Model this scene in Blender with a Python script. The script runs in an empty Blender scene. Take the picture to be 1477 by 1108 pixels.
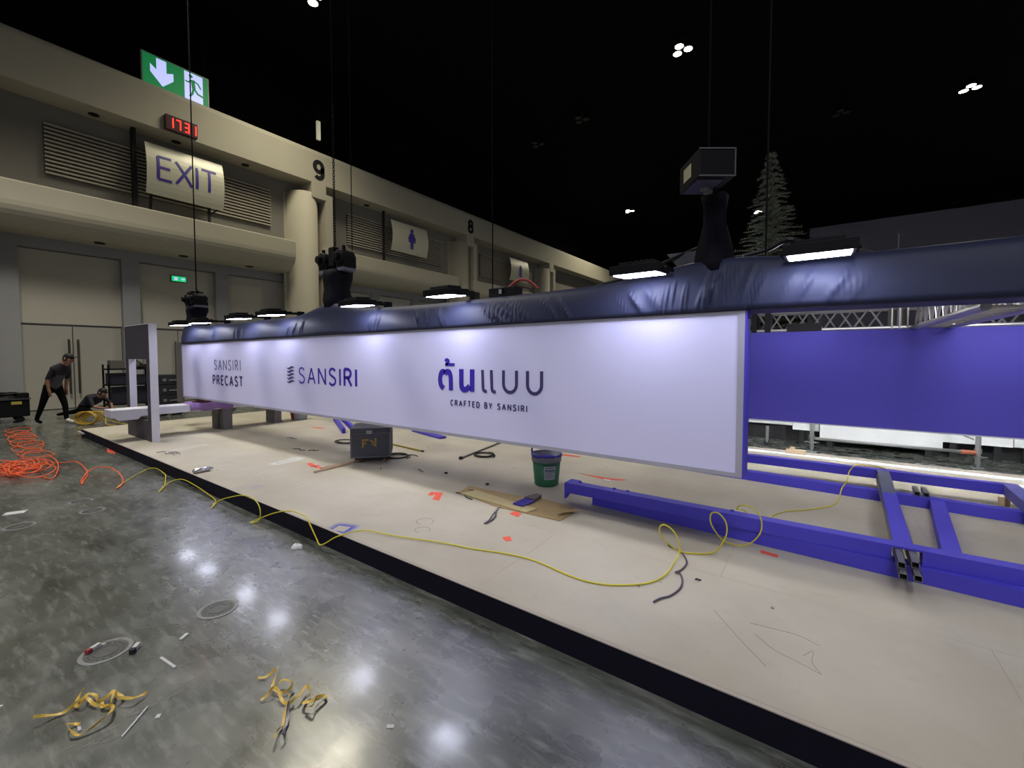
import bpy, bmesh, math, random
from mathutils import Vector, Matrix
random.seed(7)
SC = bpy.context.scene
COL = SC.collection
PI = math.pi

# ------------------------------------------------------------------ camera, world, exposure
cam = bpy.data.cameras.new('camera')
cam_ob = bpy.data.objects.new('camera', cam); COL.objects.link(cam_ob)
cam.sensor_fit = 'HORIZONTAL'; cam.sensor_width = 36.0
cam.lens = 622.9 / 1477 * 36.0
cam.shift_y = -15.0 / 1477
cam.clip_start = 0.05; cam.clip_end = 200
cam_ob.location = (0, 0, 1.6)
cam_ob.rotation_euler = (math.radians(90 - 2.35), 0, math.radians(35.35))
SC.camera = cam_ob
SC.view_settings.view_transform = 'Standard'
SC.view_settings.look = 'None'
SC.view_settings.gamma = 1.0
SC.view_settings.use_curve_mapping = False
SC.view_settings.exposure = 0.3
SC.cycles.use_adaptive_sampling = False
SC.cycles.sample_clamp_indirect = 4.0
SC.cycles.denoising_prefilter = 'ACCURATE'

wd = bpy.data.worlds.new('hall_ambient'); SC.world = wd; wd.use_nodes = True
wd.node_tree.nodes['Background'].inputs[0].default_value = (0.85, 0.9, 1.0, 1)
wd.node_tree.nodes['Background'].inputs[1].default_value = 0.13

FLOOD = 26.0        # emission of the floodlight panels
HALL_SPOT = 1300    # watts of one lit high-bay lamp


def lamp(name, kind, loc, energy, color, aim=None, **kw):
    l = bpy.data.lights.new(name, kind); l.energy = energy; l.color = color
    for k, v in kw.items(): setattr(l, k, v)
    o = bpy.data.objects.new(name, l); COL.objects.link(o); o.location = loc
    if aim is not None:
        o.rotation_euler = (Vector(aim) - Vector(loc)).to_track_quat('-Z', 'Y').to_euler()
    return o


# ------------------------------------------------------------------ materials
def lin(c):
    return tuple((x / 12.92 if x <= .04045 else ((x + .055) / 1.055) ** 2.4) for x in (v / 255 for v in c))


MATS = {}


def mat(name, rgb, rough=.6, metal=0.0, var=.1, scale=6.0, bump=0.0, emit=0.0, spec=.5, rvar=.1):
    if name in MATS: return MATS[name]
    m = bpy.data.materials.new(name); m.use_nodes = True
    nt = m.node_tree; b = nt.nodes['Principled BSDF']
    c = lin(rgb)
    tc = nt.nodes.new('ShaderNodeTexCoord')
    nz = nt.nodes.new('ShaderNodeTexNoise'); nz.inputs['Scale'].default_value = scale; nz.inputs['Detail'].default_value = 5
    nt.links.new(tc.outputs['Object'], nz.inputs['Vector'])
    mx = nt.nodes.new('ShaderNodeMix'); mx.data_type = 'RGBA'
    mx.inputs[6].default_value = (*[x * (1 - var) for x in c], 1)
    mx.inputs[7].default_value = (*[min(1, x * (1 + var)) for x in c], 1)
    nt.links.new(nz.outputs['Fac'], mx.inputs[0])
    nt.links.new(mx.outputs[2], b.inputs['Base Color'])
    mr = nt.nodes.new('ShaderNodeMapRange')
    mr.inputs[3].default_value = max(.02, rough * (1 - rvar)); mr.inputs[4].default_value = min(1, rough * (1 + rvar))
    nt.links.new(nz.outputs['Fac'], mr.inputs[0]); nt.links.new(mr.outputs[0], b.inputs['Roughness'])
    b.inputs['Metallic'].default_value = metal
    b.inputs['Specular IOR Level'].default_value = spec
    if bump:
        bp = nt.nodes.new('ShaderNodeBump'); bp.inputs['Strength'].default_value = bump; bp.inputs['Distance'].default_value = .02
        nt.links.new(nz.outputs['Fac'], bp.inputs['Height']); nt.links.new(bp.outputs[0], b.inputs['Normal'])
    if emit:
        b.inputs['Emission Color'].default_value = (*c, 1)
        b.inputs['Emission Strength'].default_value = emit
    MATS[name] = m
    return m


def floor_material():
    m = bpy.data.materials.new('polished_concrete'); m.use_nodes = True
    nt = m.node_tree; b = nt.nodes['Principled BSDF']; N = nt.nodes.new; L = nt.links.new
    tc = N('ShaderNodeTexCoord')
    n1 = N('ShaderNodeTexNoise'); n1.inputs['Scale'].default_value = 1.7; n1.inputs['Detail'].default_value = 5; n1.inputs['Roughness'].default_value = .58
    mp = N('ShaderNodeMapping'); mp.inputs['Rotation'].default_value = (0, 0, -.5); mp.inputs['Scale'].default_value = (.7, 2.0, 1)
    L(tc.outputs['Object'], mp.inputs[0]); L(mp.outputs[0], n1.inputs['Vector'])
    r1 = N('ShaderNodeValToRGB')
    e = r1.color_ramp.elements
    e[0].position = .36; e[0].color = (*lin((58, 61, 55)), 1)
    e[1].position = .66; e[1].color = (*lin((104, 107, 102)), 1)
    x = r1.color_ramp.elements.new(.5); x.color = (*lin((80, 84, 78)), 1)
    L(n1.outputs['Fac'], r1.inputs[0])
    # pale scuffs
    n2 = N('ShaderNodeTexNoise'); n2.inputs['Scale'].default_value = 11; n2.inputs['Detail'].default_value = 4; n2.inputs['Roughness'].default_value = .6
    mp2 = N('ShaderNodeMapping'); mp2.inputs['Rotation'].default_value = (0, 0, -.55); mp2.inputs['Scale'].default_value = (.45, 2.2, 1)
    L(tc.outputs['Object'], mp2.inputs[0]); L(mp2.outputs[0], n2.inputs['Vector'])
    r2 = N('ShaderNodeMapRange'); r2.inputs[1].default_value = .5; r2.inputs[2].default_value = .8; r2.inputs[4].default_value = .6
    L(n2.outputs['Fac'], r2.inputs[0])
    mx = N('ShaderNodeMix'); mx.data_type = 'RGBA'
    L(r2.outputs[0], mx.inputs[0]); L(r1.outputs[0], mx.inputs[6]); mx.inputs[7].default_value = (*lin((158, 160, 155)), 1)
    L(mx.outputs[2], b.inputs['Base Color'])
    n3 = N('ShaderNodeTexNoise'); n3.inputs['Scale'].default_value = 5; n3.inputs['Detail'].default_value = 3
    L(tc.outputs['Object'], n3.inputs['Vector'])
    rr = N('ShaderNodeMapRange'); rr.inputs[1].default_value = .3; rr.inputs[2].default_value = .7; rr.inputs[3].default_value = .22; rr.inputs[4].default_value = .34
    L(n3.outputs['Fac'], rr.inputs[0]); L(rr.outputs[0], b.inputs['Roughness'])
    b.inputs['IOR'].default_value = 2.1; b.inputs['Coat Weight'].default_value = .3; b.inputs['Coat Roughness'].default_value = .10; b.inputs['Coat IOR'].default_value = 1.5
    bp = N('ShaderNodeBump'); bp.inputs['Strength'].default_value = .03; bp.inputs['Distance'].default_value = .006
    L(n3.outputs['Fac'], bp.inputs['Height']); L(bp.outputs[0], b.inputs['Normal'])
    return m


def board_material():
    """Bare fibreboard deck with grime, plus the blue and grey overspray outlines left by sprayed pieces."""
    m = bpy.data.materials.new('deck_fibreboard'); m.use_nodes = True
    nt = m.node_tree; b = nt.nodes['Principled BSDF']; N = nt.nodes.new; L = nt.links.new
    ge = N('ShaderNodeNewGeometry')
    n1 = N('ShaderNodeTexNoise'); n1.inputs['Scale'].default_value = 1.1; n1.inputs['Detail'].default_value = 8
    L(ge.outputs['Position'], n1.inputs['Vector'])
    r1 = N('ShaderNodeValToRGB'); e = r1.color_ramp.elements
    e[0].position = .3; e[0].color = (*lin((174, 166, 147)), 1)
    e[1].position = .7; e[1].color = (*lin((194, 188, 172)), 1)
    L(n1.outputs['Fac'], r1.inputs[0])
    n2 = N('ShaderNodeTexNoise'); n2.inputs['Scale'].default_value = 9; n2.inputs['Detail'].default_value = 6
    L(ge.outputs['Position'], n2.inputs['Vector'])
    r2 = N('ShaderNodeMapRange'); r2.inputs[1].default_value = .6; r2.inputs[2].default_value = .85; r2.inputs[4].default_value = .25
    L(n2.outputs['Fac'], r2.inputs[0])
    cur = N('ShaderNodeMix'); cur.data_type = 'RGBA'
    L(r2.outputs[0], cur.inputs[0]); L(r1.outputs[0], cur.inputs[6]); cur.inputs[7].default_value = (*lin((150, 140, 128)), 1)
    last = cur.outputs[2]

    def ring(center, half, rot, width, color, strength):
        nonlocal last
        mp = N('ShaderNodeMapping'); mp.vector_type = 'TEXTURE'
        mp.inputs['Location'].default_value = (*center, 0); mp.inputs['Rotation'].default_value = (0, 0, rot)
        L(ge.outputs['Position'], mp.inputs[0])
        sp = N('ShaderNodeSeparateXYZ'); L(mp.outputs[0], sp.inputs[0])

        def M(op, a, bb=None):
            n = N('ShaderNodeMath'); n.operation = op
            for i, v in enumerate((a, bb)):
                if v is None: continue
                if isinstance(v, (int, float)): n.inputs[i].default_value = v
                else: L(v, n.inputs[i])
            return n.outputs[0]
        dx = M('SUBTRACT', M('ABSOLUTE', sp.outputs[0]), half[0])
        dy = M('SUBTRACT', M('ABSOLUTE', sp.outputs[1]), half[1])
        ox = M('MAXIMUM', dx, 0.0); oy = M('MAXIMUM', dy, 0.0)
        dist = M('SQRT', M('ADD', M('MULTIPLY', ox, ox), M('MULTIPLY', oy, oy)))
        outside = M('GREATER_THAN', M('MAXIMUM', dx, dy), 0.0)
        mr = N('ShaderNodeMapRange'); mr.interpolation_type = 'SMOOTHSTEP'
        mr.inputs[1].default_value = 0.0; mr.inputs[2].default_value = width; mr.inputs[3].default_value = strength; mr.inputs[4].default_value = 0
        L(dist, mr.inputs[0])
        fac = M('MULTIPLY', M('MULTIPLY', mr.outputs[0], outside), M('ADD', M('MULTIPLY', n2.outputs['Fac'], .9), .5))
        mx = N('ShaderNodeMix'); mx.data_type = 'RGBA'
        L(fac, mx.inputs[0]); L(last, mx.inputs[6]); mx.inputs[7].default_value = (*lin(color), 1)
        last = mx.outputs[2]
    ring((-3.235, 2.085), (.06, .05), .35, .085, (62, 72, 178), .95)
    ring((-5.12, 2.13), (.025, .10), -.35, .05, (150, 152, 172), .75)
    ring((-5.02, 2.235), (.012, .05), .5, .05, (150, 152, 172), .75)
    ring((-5.95, 3.02), (.02, .16), .2, .12, (214, 222, 224), .7)
    ring((-8.1, 2.6), (.03, .2), .2, .09, (216, 218, 216), .5)
    L(last, b.inputs['Base Color'])
    b.inputs['Roughness'].default_value = .62; b.inputs['Specular IOR Level'].default_value = .3
    bp = N('ShaderNodeBump'); bp.inputs['Strength'].default_value = .05; bp.inputs['Distance'].default_value = .01
    L(n2.outputs['Fac'], bp.inputs['Height']); L(bp.outputs[0], b.inputs['Normal'])
    return m


M_FLOOR = floor_material()
M_DECK = board_material()
M_DECKEDGE = mat('deck_edge_strip', (176, 166, 152), .6)
M_SKIRT = mat('black_skirting', (20, 18, 32), .7, var=.2, spec=.15)
M_CONC = mat('painted_concrete', (176, 170, 152), .75, var=.06, scale=1.2, bump=.05)
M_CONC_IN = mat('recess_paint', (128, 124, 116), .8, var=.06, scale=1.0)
M_PANEL = mat('wall_panel_cladding', (180, 175, 162), .6, var=.08, scale=1.3)
M_PILAST = mat('pilaster_paint', (142, 142, 144), .7, var=.05)
M_JOINT = mat('dark_joint', (52, 52, 54), .8)
M_DOOR = mat('door_leaf_paint', (160, 157, 148), .5, var=.06, scale=1.2)
M_STEELDARK = mat('door_pull_metal', (92, 88, 84), .4, .8)
M_SLAT = mat('louver_slat', (178, 170, 154), .45, .1)
M_BLACK = mat('black_paint', (16, 16, 18), .6)
M_BLACKMETAL = mat('black_metal', (13, 13, 15), .6, .0, spec=.2)
M_CHAIN = mat('blackened_chain', (9, 9, 10), .8, spec=.1)
M_CEIL = mat('black_ceiling', (12, 12, 14), .9, spec=.1)
M_CLOTH = mat('black_stretch_cloth', (45, 49, 72), .5, var=.06, scale=3, spec=.2)
M_SLEEVE = mat('black_hoist_sleeve', (20, 20, 28), .75, var=.1, scale=3, spec=.1)
M_WHITE = mat('white_print_fabric', (220, 218, 250), .55, var=.015, scale=1.5, spec=.3)
M_TRIM = mat('grey_edge_profile', (172, 170, 182), .5, .1)
M_BLUE = mat('royal_blue_paint', (74, 66, 196), .5, var=.06, scale=3)
M_BLUEPANEL = mat('deep_blue_panel', (82, 74, 184), .7, var=.05, scale=2)
M_INK = mat('indigo_print', (60, 38, 170), .5)
M_INKDARK = mat('slate_print', (66, 58, 108), .5)
M_ALU = mat('truss_aluminium', (200, 198, 194), .35, .7, var=.08)
M_GALV = mat('galvanised_steel', (150, 152, 150), .45, .6, var=.15)
M_STEEL = mat('bare_steel_tube', (128, 128, 132), .4, .7, var=.2)
M_PRECAST_D = mat('shaded_grey_mock_board', (68, 63, 74), .65, var=.06)  # board front darkened: its shaded side is put into the colour
M_PRECAST_L = mat('pale_bench_lit_board', (216, 214, 222), .6, var=.04)  # the bench's own pale tone; also carries the board's lamplit sides
M_BENCHLEG = mat('grey_bench_leg', (110, 106, 106), .7)
M_CRATE = mat('dark_grey_crate', (62, 62, 74), .55, var=.2, scale=9)
M_CRATEEDGE = mat('crate_edge_grey', (92, 92, 98), .5, var=.2)
M_YTAPE = mat('ochre_tape', (148, 122, 46), .7)
M_REDORANGE = mat('red_orange_tape', (232, 92, 70), .6)
M_ORANGE = mat('orange_cord', (240, 104, 56), .5)
M_YELLOW = mat('yellow_cable', (214, 200, 48), .4)
M_STRAP = mat('yellow_strapping', (222, 186, 84), .4, var=.25, scale=30)
M_GREYSTRAP = mat('grey_strapping', (120, 118, 126), .4, .2)
M_DARKCABLE = mat('grey_violet_cable', (86, 78, 92), .5)
M_BLACKCABLE = mat('black_cable', (28, 28, 30), .5)
M_CARD = mat('corrugated_cardboard', (164, 140, 98), .8, var=.1, scale=12)
M_CARD2 = mat('pale_plywood', (196, 182, 138), .8, var=.1, scale=12)
M_BUCKET = mat('green_bucket_plastic', (44, 104, 72), .45, var=.1)
M_BUCKETBAND = mat('paint_smeared_bucket_rim', (120, 124, 132), .5, var=.2, scale=20)
M_LABEL = mat('grey_bucket_label', (152, 156, 162), .6)
M_BLUEPAINT = mat('wet_blue_paint', (50, 40, 150), .3)
M_TIMBER = mat('pale_timber', (206, 180, 148), .7, var=.15, scale=20)
M_BATTEN = mat('pinkish_batten', (186, 158, 132), .7, var=.15, scale=20)
M_SILVER = mat('silver_can', (200, 198, 200), .25, .8)
M_PAPER = mat('white_scrap', (206, 206, 204), .7)
M_GREENSIGN = mat('exit_sign_green', (22, 120, 66), .5, emit=.55)
M_SIGNWHITE = mat('exit_sign_white', (188, 196, 250), .5, emit=.75)
M_SMALLGREEN = mat('small_sign_green', (30, 190, 110), .5, emit=.8)
M_SIGNPANEL = mat('pale_metal_sign_panel', (206, 203, 182), .4, .1, var=.03)
M_EXITINK = mat('violet_sign_letter', (66, 50, 150), .5)
M_CLOCK = mat('clock_case', (66, 16, 22), .4)
M_LED = mat('red_led_segment', (255, 40, 30), .5, emit=3.0)
M_BLACKNUM = mat('black_numeral', (14, 14, 15), .6)
M_SKIN = mat('skin', (150, 108, 88), .6)
M_HAIR = mat('dark_hair', (22, 20, 22), .6)
M_SHIRT_G = mat('grey_shirt', (82, 79, 83), .85)
M_SHIRT_D = mat('dark_shirt', (34, 31, 42), .85)
M_TROUSER = mat('black_trousers', (13, 13, 15), .9, spec=.1)
M_SHOE = mat('pale_shoe', (200, 196, 192), .6)
M_PURPLE = mat('purple_cloth', (150, 116, 178), .85, var=.15)
M_BROWN = mat('brown_cloth', (96, 56, 60), .85)
M_BOOTHWHITE = mat('white_booth_board', (226, 230, 228), .6, var=.05, scale=3)
M_DARKBOOTH = mat('dark_grey_fascia', (30, 29, 34), .85, spec=.1)
M_RED = mat('dull_red', (150, 52, 50), .6)
M_RUST = mat('rusty_coupler', (150, 84, 60), .7)
M_LEAF = mat('fir_needles', (78, 82, 70), .8, var=.4, scale=9)
M_BARK = mat('fir_bark', (60, 50, 42), .9)
M_PENCIL = mat('pencil_line', (138, 130, 124), .8)
M_MANHOLE = mat('cast_floor_plate', (92, 93, 90), .4, .1, var=.45, scale=40)
M_PLATERIM = mat('floor_plate_rim', (138, 139, 135), .4, .1, var=.3, scale=30)


def emit_mat(name, rgb, strength):
    m = bpy.data.materials.new(name); m.use_nodes = True
    nt = m.node_tree; b = nt.nodes['Principled BSDF']
    b.inputs['Base Color'].default_value = (.8, .8, .8, 1)
    # the LED grid of the panel: slightly uneven output
    tc = nt.nodes.new('ShaderNodeTexCoord'); v = nt.nodes.new('ShaderNodeTexVoronoi'); v.inputs['Scale'].default_value = 26
    nt.links.new(tc.outputs['Object'], v.inputs['Vector'])
    mr = nt.nodes.new('ShaderNodeMapRange'); mr.inputs[1].default_value = 0; mr.inputs[2].default_value = .6
    mr.inputs[3].default_value = strength * 1.15; mr.inputs[4].default_value = strength * .8
    nt.links.new(v.outputs['Distance'], mr.inputs[0]); nt.links.new(mr.outputs[0], b.inputs['Emission Strength'])
    b.inputs['Emission Color'].default_value = (*rgb, 1)
    return m


M_FLOOD = emit_mat('floodlight_led', (.78, .80, 1.0), FLOOD)
M_HIGHBAY = emit_mat('highbay_led', (1.0, .93, .78), 14.0)
M_UNLIT = mat('unlit_reflector', (56, 57, 60), .5, .2)


# ------------------------------------------------------------------ mesh helpers
class MB:
    def __init__(self):
        self.v = []; self.f = []; self.mi = []; self.cur = 0

    def add(self, vs, fs):
        o = len(self.v); self.v += [Vector(p) for p in vs]
        self.f += [tuple(i + o for i in f) for f in fs]; self.mi += [self.cur] * len(fs)
        return self

    def box(self, lo, hi):
        (a, b, c), (d, e, g) = lo, hi
        return self.add([(a, b, c), (d, b, c), (d, e, c), (a, e, c), (a, b, g), (d, b, g), (d, e, g), (a, e, g)],
                        [(0, 3, 2, 1), (4, 5, 6, 7), (0, 1, 5, 4), (1, 2, 6, 5), (2, 3, 7, 6), (3, 0, 4, 7)])

    def obox(self, c, half, M):
        c = Vector(c); vs = []
        for z in (-1, 1):
            for x, y in ((-1, -1), (1, -1), (1, 1), (-1, 1)):
                vs.append(c + M @ Vector((x * half[0], y * half[1], z * half[2])))
        return self.add(vs, [(0, 3, 2, 1), (4, 5, 6, 7), (0, 1, 5, 4), (1, 2, 6, 5), (2, 3, 7, 6), (3, 0, 4, 7)])

    def beam(self, p, q, w, h):
        p, q = Vector(p), Vector(q); d = (q - p); L = d.length
        M = d.to_track_quat('Y', 'Z').to_matrix()
        return self.obox((p + q) / 2, (w / 2, L / 2, h / 2), M)

    def tube(self, pts, r, n=8, closed=False, caps=True):
        pts = [Vector(p) for p in pts]; m = len(pts); vs = []; fs = []
        rs = r if isinstance(r, (list, tuple)) else [r] * m
        up = Vector((0, 0, 1)); prev = None
        for i, p in enumerate(pts):
            a = pts[(i - 1) % m] if (closed or i > 0) else p
            b = pts[(i + 1) % m] if (closed or i < m - 1) else p
            t = (b - a)
            t = t.normalized() if t.length > 1e-9 else Vector((1, 0, 0))
            if prev is None:
                s = t.cross(up)
                if s.length < 1e-3: s = t.cross(Vector((1, 0, 0)))
            else:
                s = prev - t * prev.dot(t)
                if s.length < 1e-4: s = t.cross(up) if t.cross(up).length > 1e-3 else t.cross(Vector((1, 0, 0)))
            s.normalize(); prev = s; u = s.cross(t)
            for k in range(n):
                an = 2 * PI * k / n
                vs.append(p + (s * math.cos(an) + u * math.sin(an)) * rs[i])
        for i in range(m if closed else m - 1):
            for k in range(n):
                a = i * n + k; b = i * n + (k + 1) % n; c = ((i + 1) % m) * n + (k + 1) % n; d = ((i + 1) % m) * n + k
                fs.append((a, d, c, b))
        if caps and not closed:
            fs.append(tuple(range(n))); fs.append(tuple(reversed(range((m - 1) * n, m * n))))
        return self.add(vs, fs)

    def lathe(self, prof, c=(0, 0, 0), n=24, axis='Z', M=None):
        c = Vector(c); vs = []; fs = []
        for (r, z) in prof:
            for k in range(n):
                a = 2 * PI * k / n; p = Vector((r * math.cos(a), r * math.sin(a), z))
                if axis == 'Y': p = Vector((p.x, p.z, p.y))
                if axis == 'X': p = Vector((p.z, p.x, p.y))
                if M is not None: p = M @ p
                vs.append(c + p)
        for i in range(len(prof) - 1):
            for k in range(n):
                fs.append((i * n + k, i * n + (k + 1) % n, (i + 1) * n + (k + 1) % n, (i + 1) * n + k))
        fs.append(tuple(reversed(range(n)))); fs.append(tuple(range((len(prof) - 1) * n, len(prof) * n)))
        return self.add(vs, fs)

    def prism(self, poly, origin, ux, uy, thick):
        """flat polygon in the plane (ux, uy) through origin, extruded by thick along ux x uy"""
        o = Vector(origin); ux = Vector(ux); uy = Vector(uy); nn = ux.cross(uy).normalized() * thick
        a = [o + ux * x + uy * y for x, y in poly]; k = len(a)
        return self.add(a + [p + nn for p in a],
                        [tuple(reversed(range(k))), tuple(range(k, 2 * k))] + [(i, (i + 1) % k, k + (i + 1) % k, k + i) for i in range(k)])

    def ribbon(self, pts, wdirs, w, thick=.001):
        pts = [Vector(p) for p in pts]; vs = []; fs = []
        for i, p in enumerate(pts):
            t = pts[min(i + 1, len(pts) - 1)] - pts[max(i - 1, 0)]
            d = Vector(wdirs[i]).normalized()
            nn = t.cross(d)
            nn = nn.normalized() if nn.length > 1e-6 else Vector((0, 0, 1))
            vs += [p - d * w / 2 - nn * thick, p + d * w / 2 - nn * thick, p + d * w / 2 + nn * thick, p - d * w / 2 + nn * thick]
        for i in range(len(pts) - 1):
            a = i * 4; b = a + 4
            for k in range(4): fs.append((a + k, a + (k + 1) % 4, b + (k + 1) % 4, b + k))
        fs.append((3, 2, 1, 0)); l = (len(pts) - 1) * 4; fs.append((l, l + 1, l + 2, l + 3))
        return self.add(vs, fs)

    def build(self, name, material, parent=None, smooth=False, origin=None, bevel=0.0):
        if parent is not None:
            off = world_loc(parent)
        elif origin is not None:
            off = Vector(origin)
        else:
            xs = [p.x for p in self.v]; ys = [p.y for p in self.v]; zs = [p.z for p in self.v]
            off = Vector(((min(xs) + max(xs)) / 2, (min(ys) + max(ys)) / 2, min(zs)))
        me = bpy.data.meshes.new(name)
        me.from_pydata([p - off for p in self.v], [], self.f)
        ms = material if isinstance(material, (list, tuple)) else [material]
        for m in ms: me.materials.append(m)
        if len(ms) > 1: me.polygons.foreach_set('material_index', self.mi)
        if smooth: me.polygons.foreach_set('use_smooth', [True] * len(me.polygons))
        bm = bmesh.new(); bm.from_mesh(me); bmesh.ops.recalc_face_normals(bm, faces=bm.faces); bm.to_mesh(me); bm.free()
        me.update()
        o = bpy.data.objects.new(name, me); COL.objects.link(o)
        if parent is not None: o.parent = parent
        else: o.location = off
        if bevel:
            b = o.modifiers.new('bevel', 'BEVEL'); b.width = bevel; b.segments = 2; b.limit_method = 'ANGLE'
        return o


def world_loc(o):
    v = Vector((0, 0, 0))
    while o is not None:
        v += Vector(o.location); o = o.parent
    return v


def tag(o, label=None, cat=None, group=None, kind=None):
    if label: o['label'] = label
    if cat: o['category'] = cat
    if group: o['group'] = group
    if kind: o['kind'] = kind
    return o


def thing(name, label, cat, loc, group=None):
    o = bpy.data.objects.new(name, None); COL.objects.link(o); o.empty_display_size = .1
    o.location = loc
    return tag(o, label, cat, group)


def struct(name, mb, material, smooth=False, origin=None, label=None):
    o = mb.build(name, material, smooth=smooth, origin=origin)
    o['kind'] = 'structure'
    if label: o['label'] = label
    return o


def catmull(P, n=6, closed=False):
    P = [Vector(p) for p in P]; out = []; m = len(P)
    rng = range(m if closed else m - 1)
    for i in rng:
        p0 = P[(i - 1) % m] if (closed or i > 0) else P[0] * 2 - P[1]
        p1 = P[i]; p2 = P[(i + 1) % m]
        p3 = P[(i + 2) % m] if (closed or i + 2 < m) else P[-1] * 2 - P[-2]
        for k in range(n):
            t = k / n
            out.append(.5 * ((2 * p1) + (p2 - p0) * t + (2 * p0 - 5 * p1 + 4 * p2 - p3) * t * t + (3 * p1 - p0 - 3 * p2 + p3) * t ** 3))
    if not closed: out.append(P[-1])
    return out


# ---- drawn lettering: each glyph is a list of strokes in a box of height 1
def arc(cx, cy, rx, ry, a0, a1, n=10):
    return [(cx + rx * math.cos(math.radians(a0 + (a1 - a0) * i / n)), cy + ry * math.sin(math.radians(a0 + (a1 - a0) * i / n))) for i in range(n + 1)]


def sm(P): return [(p.x, p.y) for p in catmull([(x, y, 0) for x, y in P], 5)]


S_ = sm([(.56, .86), (.46, .96), (.30, 1), (.13, .95), (.05, .8), (.1, .64), (.3, .53), (.5, .42), (.58, .25), (.5, .07), (.3, 0), (.13, .03), (.02, .14)])
GL = {
    'S': (.6, [S_]), 'A': (.72, [[(0, 0), (.36, 1)], [(.36, 1), (.72, 0)], [(.12, .33), (.6, .33)]]),
    'N': (.66, [[(0, 0), (0, 1)], [(0, 1), (.66, 0)], [(.66, 0), (.66, 1)]]), 'I': (.06, [[(.03, 0), (.03, 1)]]),
    'R': (.6, [[(0, 0), (0, 1)], [(0, 1), (.28, 1)] + arc(.28, .75, .27, .25, 90, -90) + [(0, .5)], [(.28, .5), (.6, 0)]]),
    'P': (.56, [[(0, 0), (0, 1)], [(0, 1), (.28, 1)] + arc(.28, .74, .28, .26, 90, -90) + [(0, .48)]]),
    'E': (.5, [[(0, 0), (0, 1)], [(0, 1), (.5, 1)], [(0, .52), (.44, .52)], [(0, 0), (.5, 0)]]),
    'C': (.66, [arc(.36, .5, .36, .5, 48, 312, 18)]),
    'T': (.62, [[(.31, 0), (.31, 1)], [(0, 1), (.62, 1)]]),
    'F': (.48, [[(0, 0), (0, 1)], [(0, 1), (.48, 1)], [(0, .5), (.42, .5)]]),
    'D': (.64, [[(0, 0), (0, 1)], [(0, 1), (.26, 1)] + arc(.26, .5, .38, .5, 90, -90, 14) + [(0, 0)]]),
    'B': (.56, [[(0, 0), (0, 1)], [(0, 1), (.28, 1)] + arc(.28, .76, .23, .24, 90, -90) + [(0, .52)], [(.28, .52)] + arc(.29, .26, .27, .26, 90, -90) + [(0, 0)]]),
    'Y': (.62, [[(0, 1), (.31, .45)], [(.62, 1), (.31, .45)], [(.31, .45), (.31, 0)]]),
    'X': (.62, [[(0, 0), (.62, 1)], [(0, 1), (.62, 0)]]), ' ': (.25, []),
    '9': (.56, [arc(.28, .68, .26, .3, 0, 360, 20), [(.54, .68), (.54, .3)] + arc(.28, .28, .26, .28, 0, -140, 10)]),
    '8': (.56, [arc(.28, .74, .22, .24, 0, 360, 20), arc(.28, .26, .27, .26, 0, 360, 20)]),
}


def dense(pts, n=8):
    out = []
    for a, b in zip(pts[:-1], pts[1:]): out += [(a[0] + (b[0] - a[0]) * k / n, a[1] + (b[1] - a[1]) * k / n) for k in range(n)]
    return out + [pts[-1]]


def stroke(mb, pts, hw, O, ux, uy, nrm, thick):
    """a mitred flat stroke standing proud of its surface by thick"""
    P = [Vector((x, y)) for x, y in pts]; n = len(P)
    L = []; R = []
    closed = (P[0] - P[-1]).length < 1e-6
    if closed: P = P[:-1]; n -= 1
    for i in range(n):
        if closed:
            a = P[i - 1]; b = P[(i + 1) % n]
        else:
            a = P[i - 1] if i else P[i]; b = P[i + 1] if i < n - 1 else P[i]
        d1 = (P[i] - a); d2 = (b - P[i])
        d1 = d1.normalized() if d1.length > 1e-9 else d2.normalized()
        d2 = d2.normalized() if d2.length > 1e-9 else d1
        t = (d1 + d2); t = t.normalized() if t.length > 1e-6 else d1
        nn = Vector((-t.y, t.x)); k = nn.dot(Vector((-d1.y, d1.x)))
        s = hw / max(.6, k)
        L.append(P[i] + nn * s); R.append(P[i] - nn * s)
    O = Vector(O); ux = Vector(ux); uy = Vector(uy); nr = Vector(nrm) * thick
    vs = []
    for i in range(n):
        for q in (L[i], R[i]):
            w = O + ux * q.x + uy * q.y
            vs += [w, w + nr]
    fs = []
    for i in range(n if closed else n - 1):
        a = i * 4; b = ((i + 1) % n) * 4
        fs += [(a + 1, a + 3, b + 3, b + 1), (a, a + 1, b + 1, b), (a + 2, b + 2, b + 3, a + 3)]
    if not closed:
        fs += [(0, 2, 3, 1), ((n - 1) * 4, (n - 1) * 4 + 1, (n - 1) * 4 + 3, (n - 1) * 4 + 2)]
    mb.add(vs, fs)


def letters(parent, material, text, O, ux, uy, nrm, width, height, hw, thick=.003, xscale=1.0, hw2=None, post=None, split=1):
    """the same as word(), each letter a part of its own"""
    ws = [GL[c][0] * height * xscale for c in text]; gap = (width - sum(ws)) / max(1, len(text) - 1); x = 0
    for i, c in enumerate(text):
        m = MB(); h = hw if hw2 is None else hw + (hw2 - hw) * i / (len(text) - 1)
        for st in GL[c][1]: stroke(m, [(x + p[0] * height * xscale, p[1] * height) for p in dense(st, split)], h, O, ux, uy, nrm, thick)
        if post:
            for p in m.v: post(p)
        if m.v: m.build('letter', material, parent)
        x += ws[i] + gap


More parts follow.
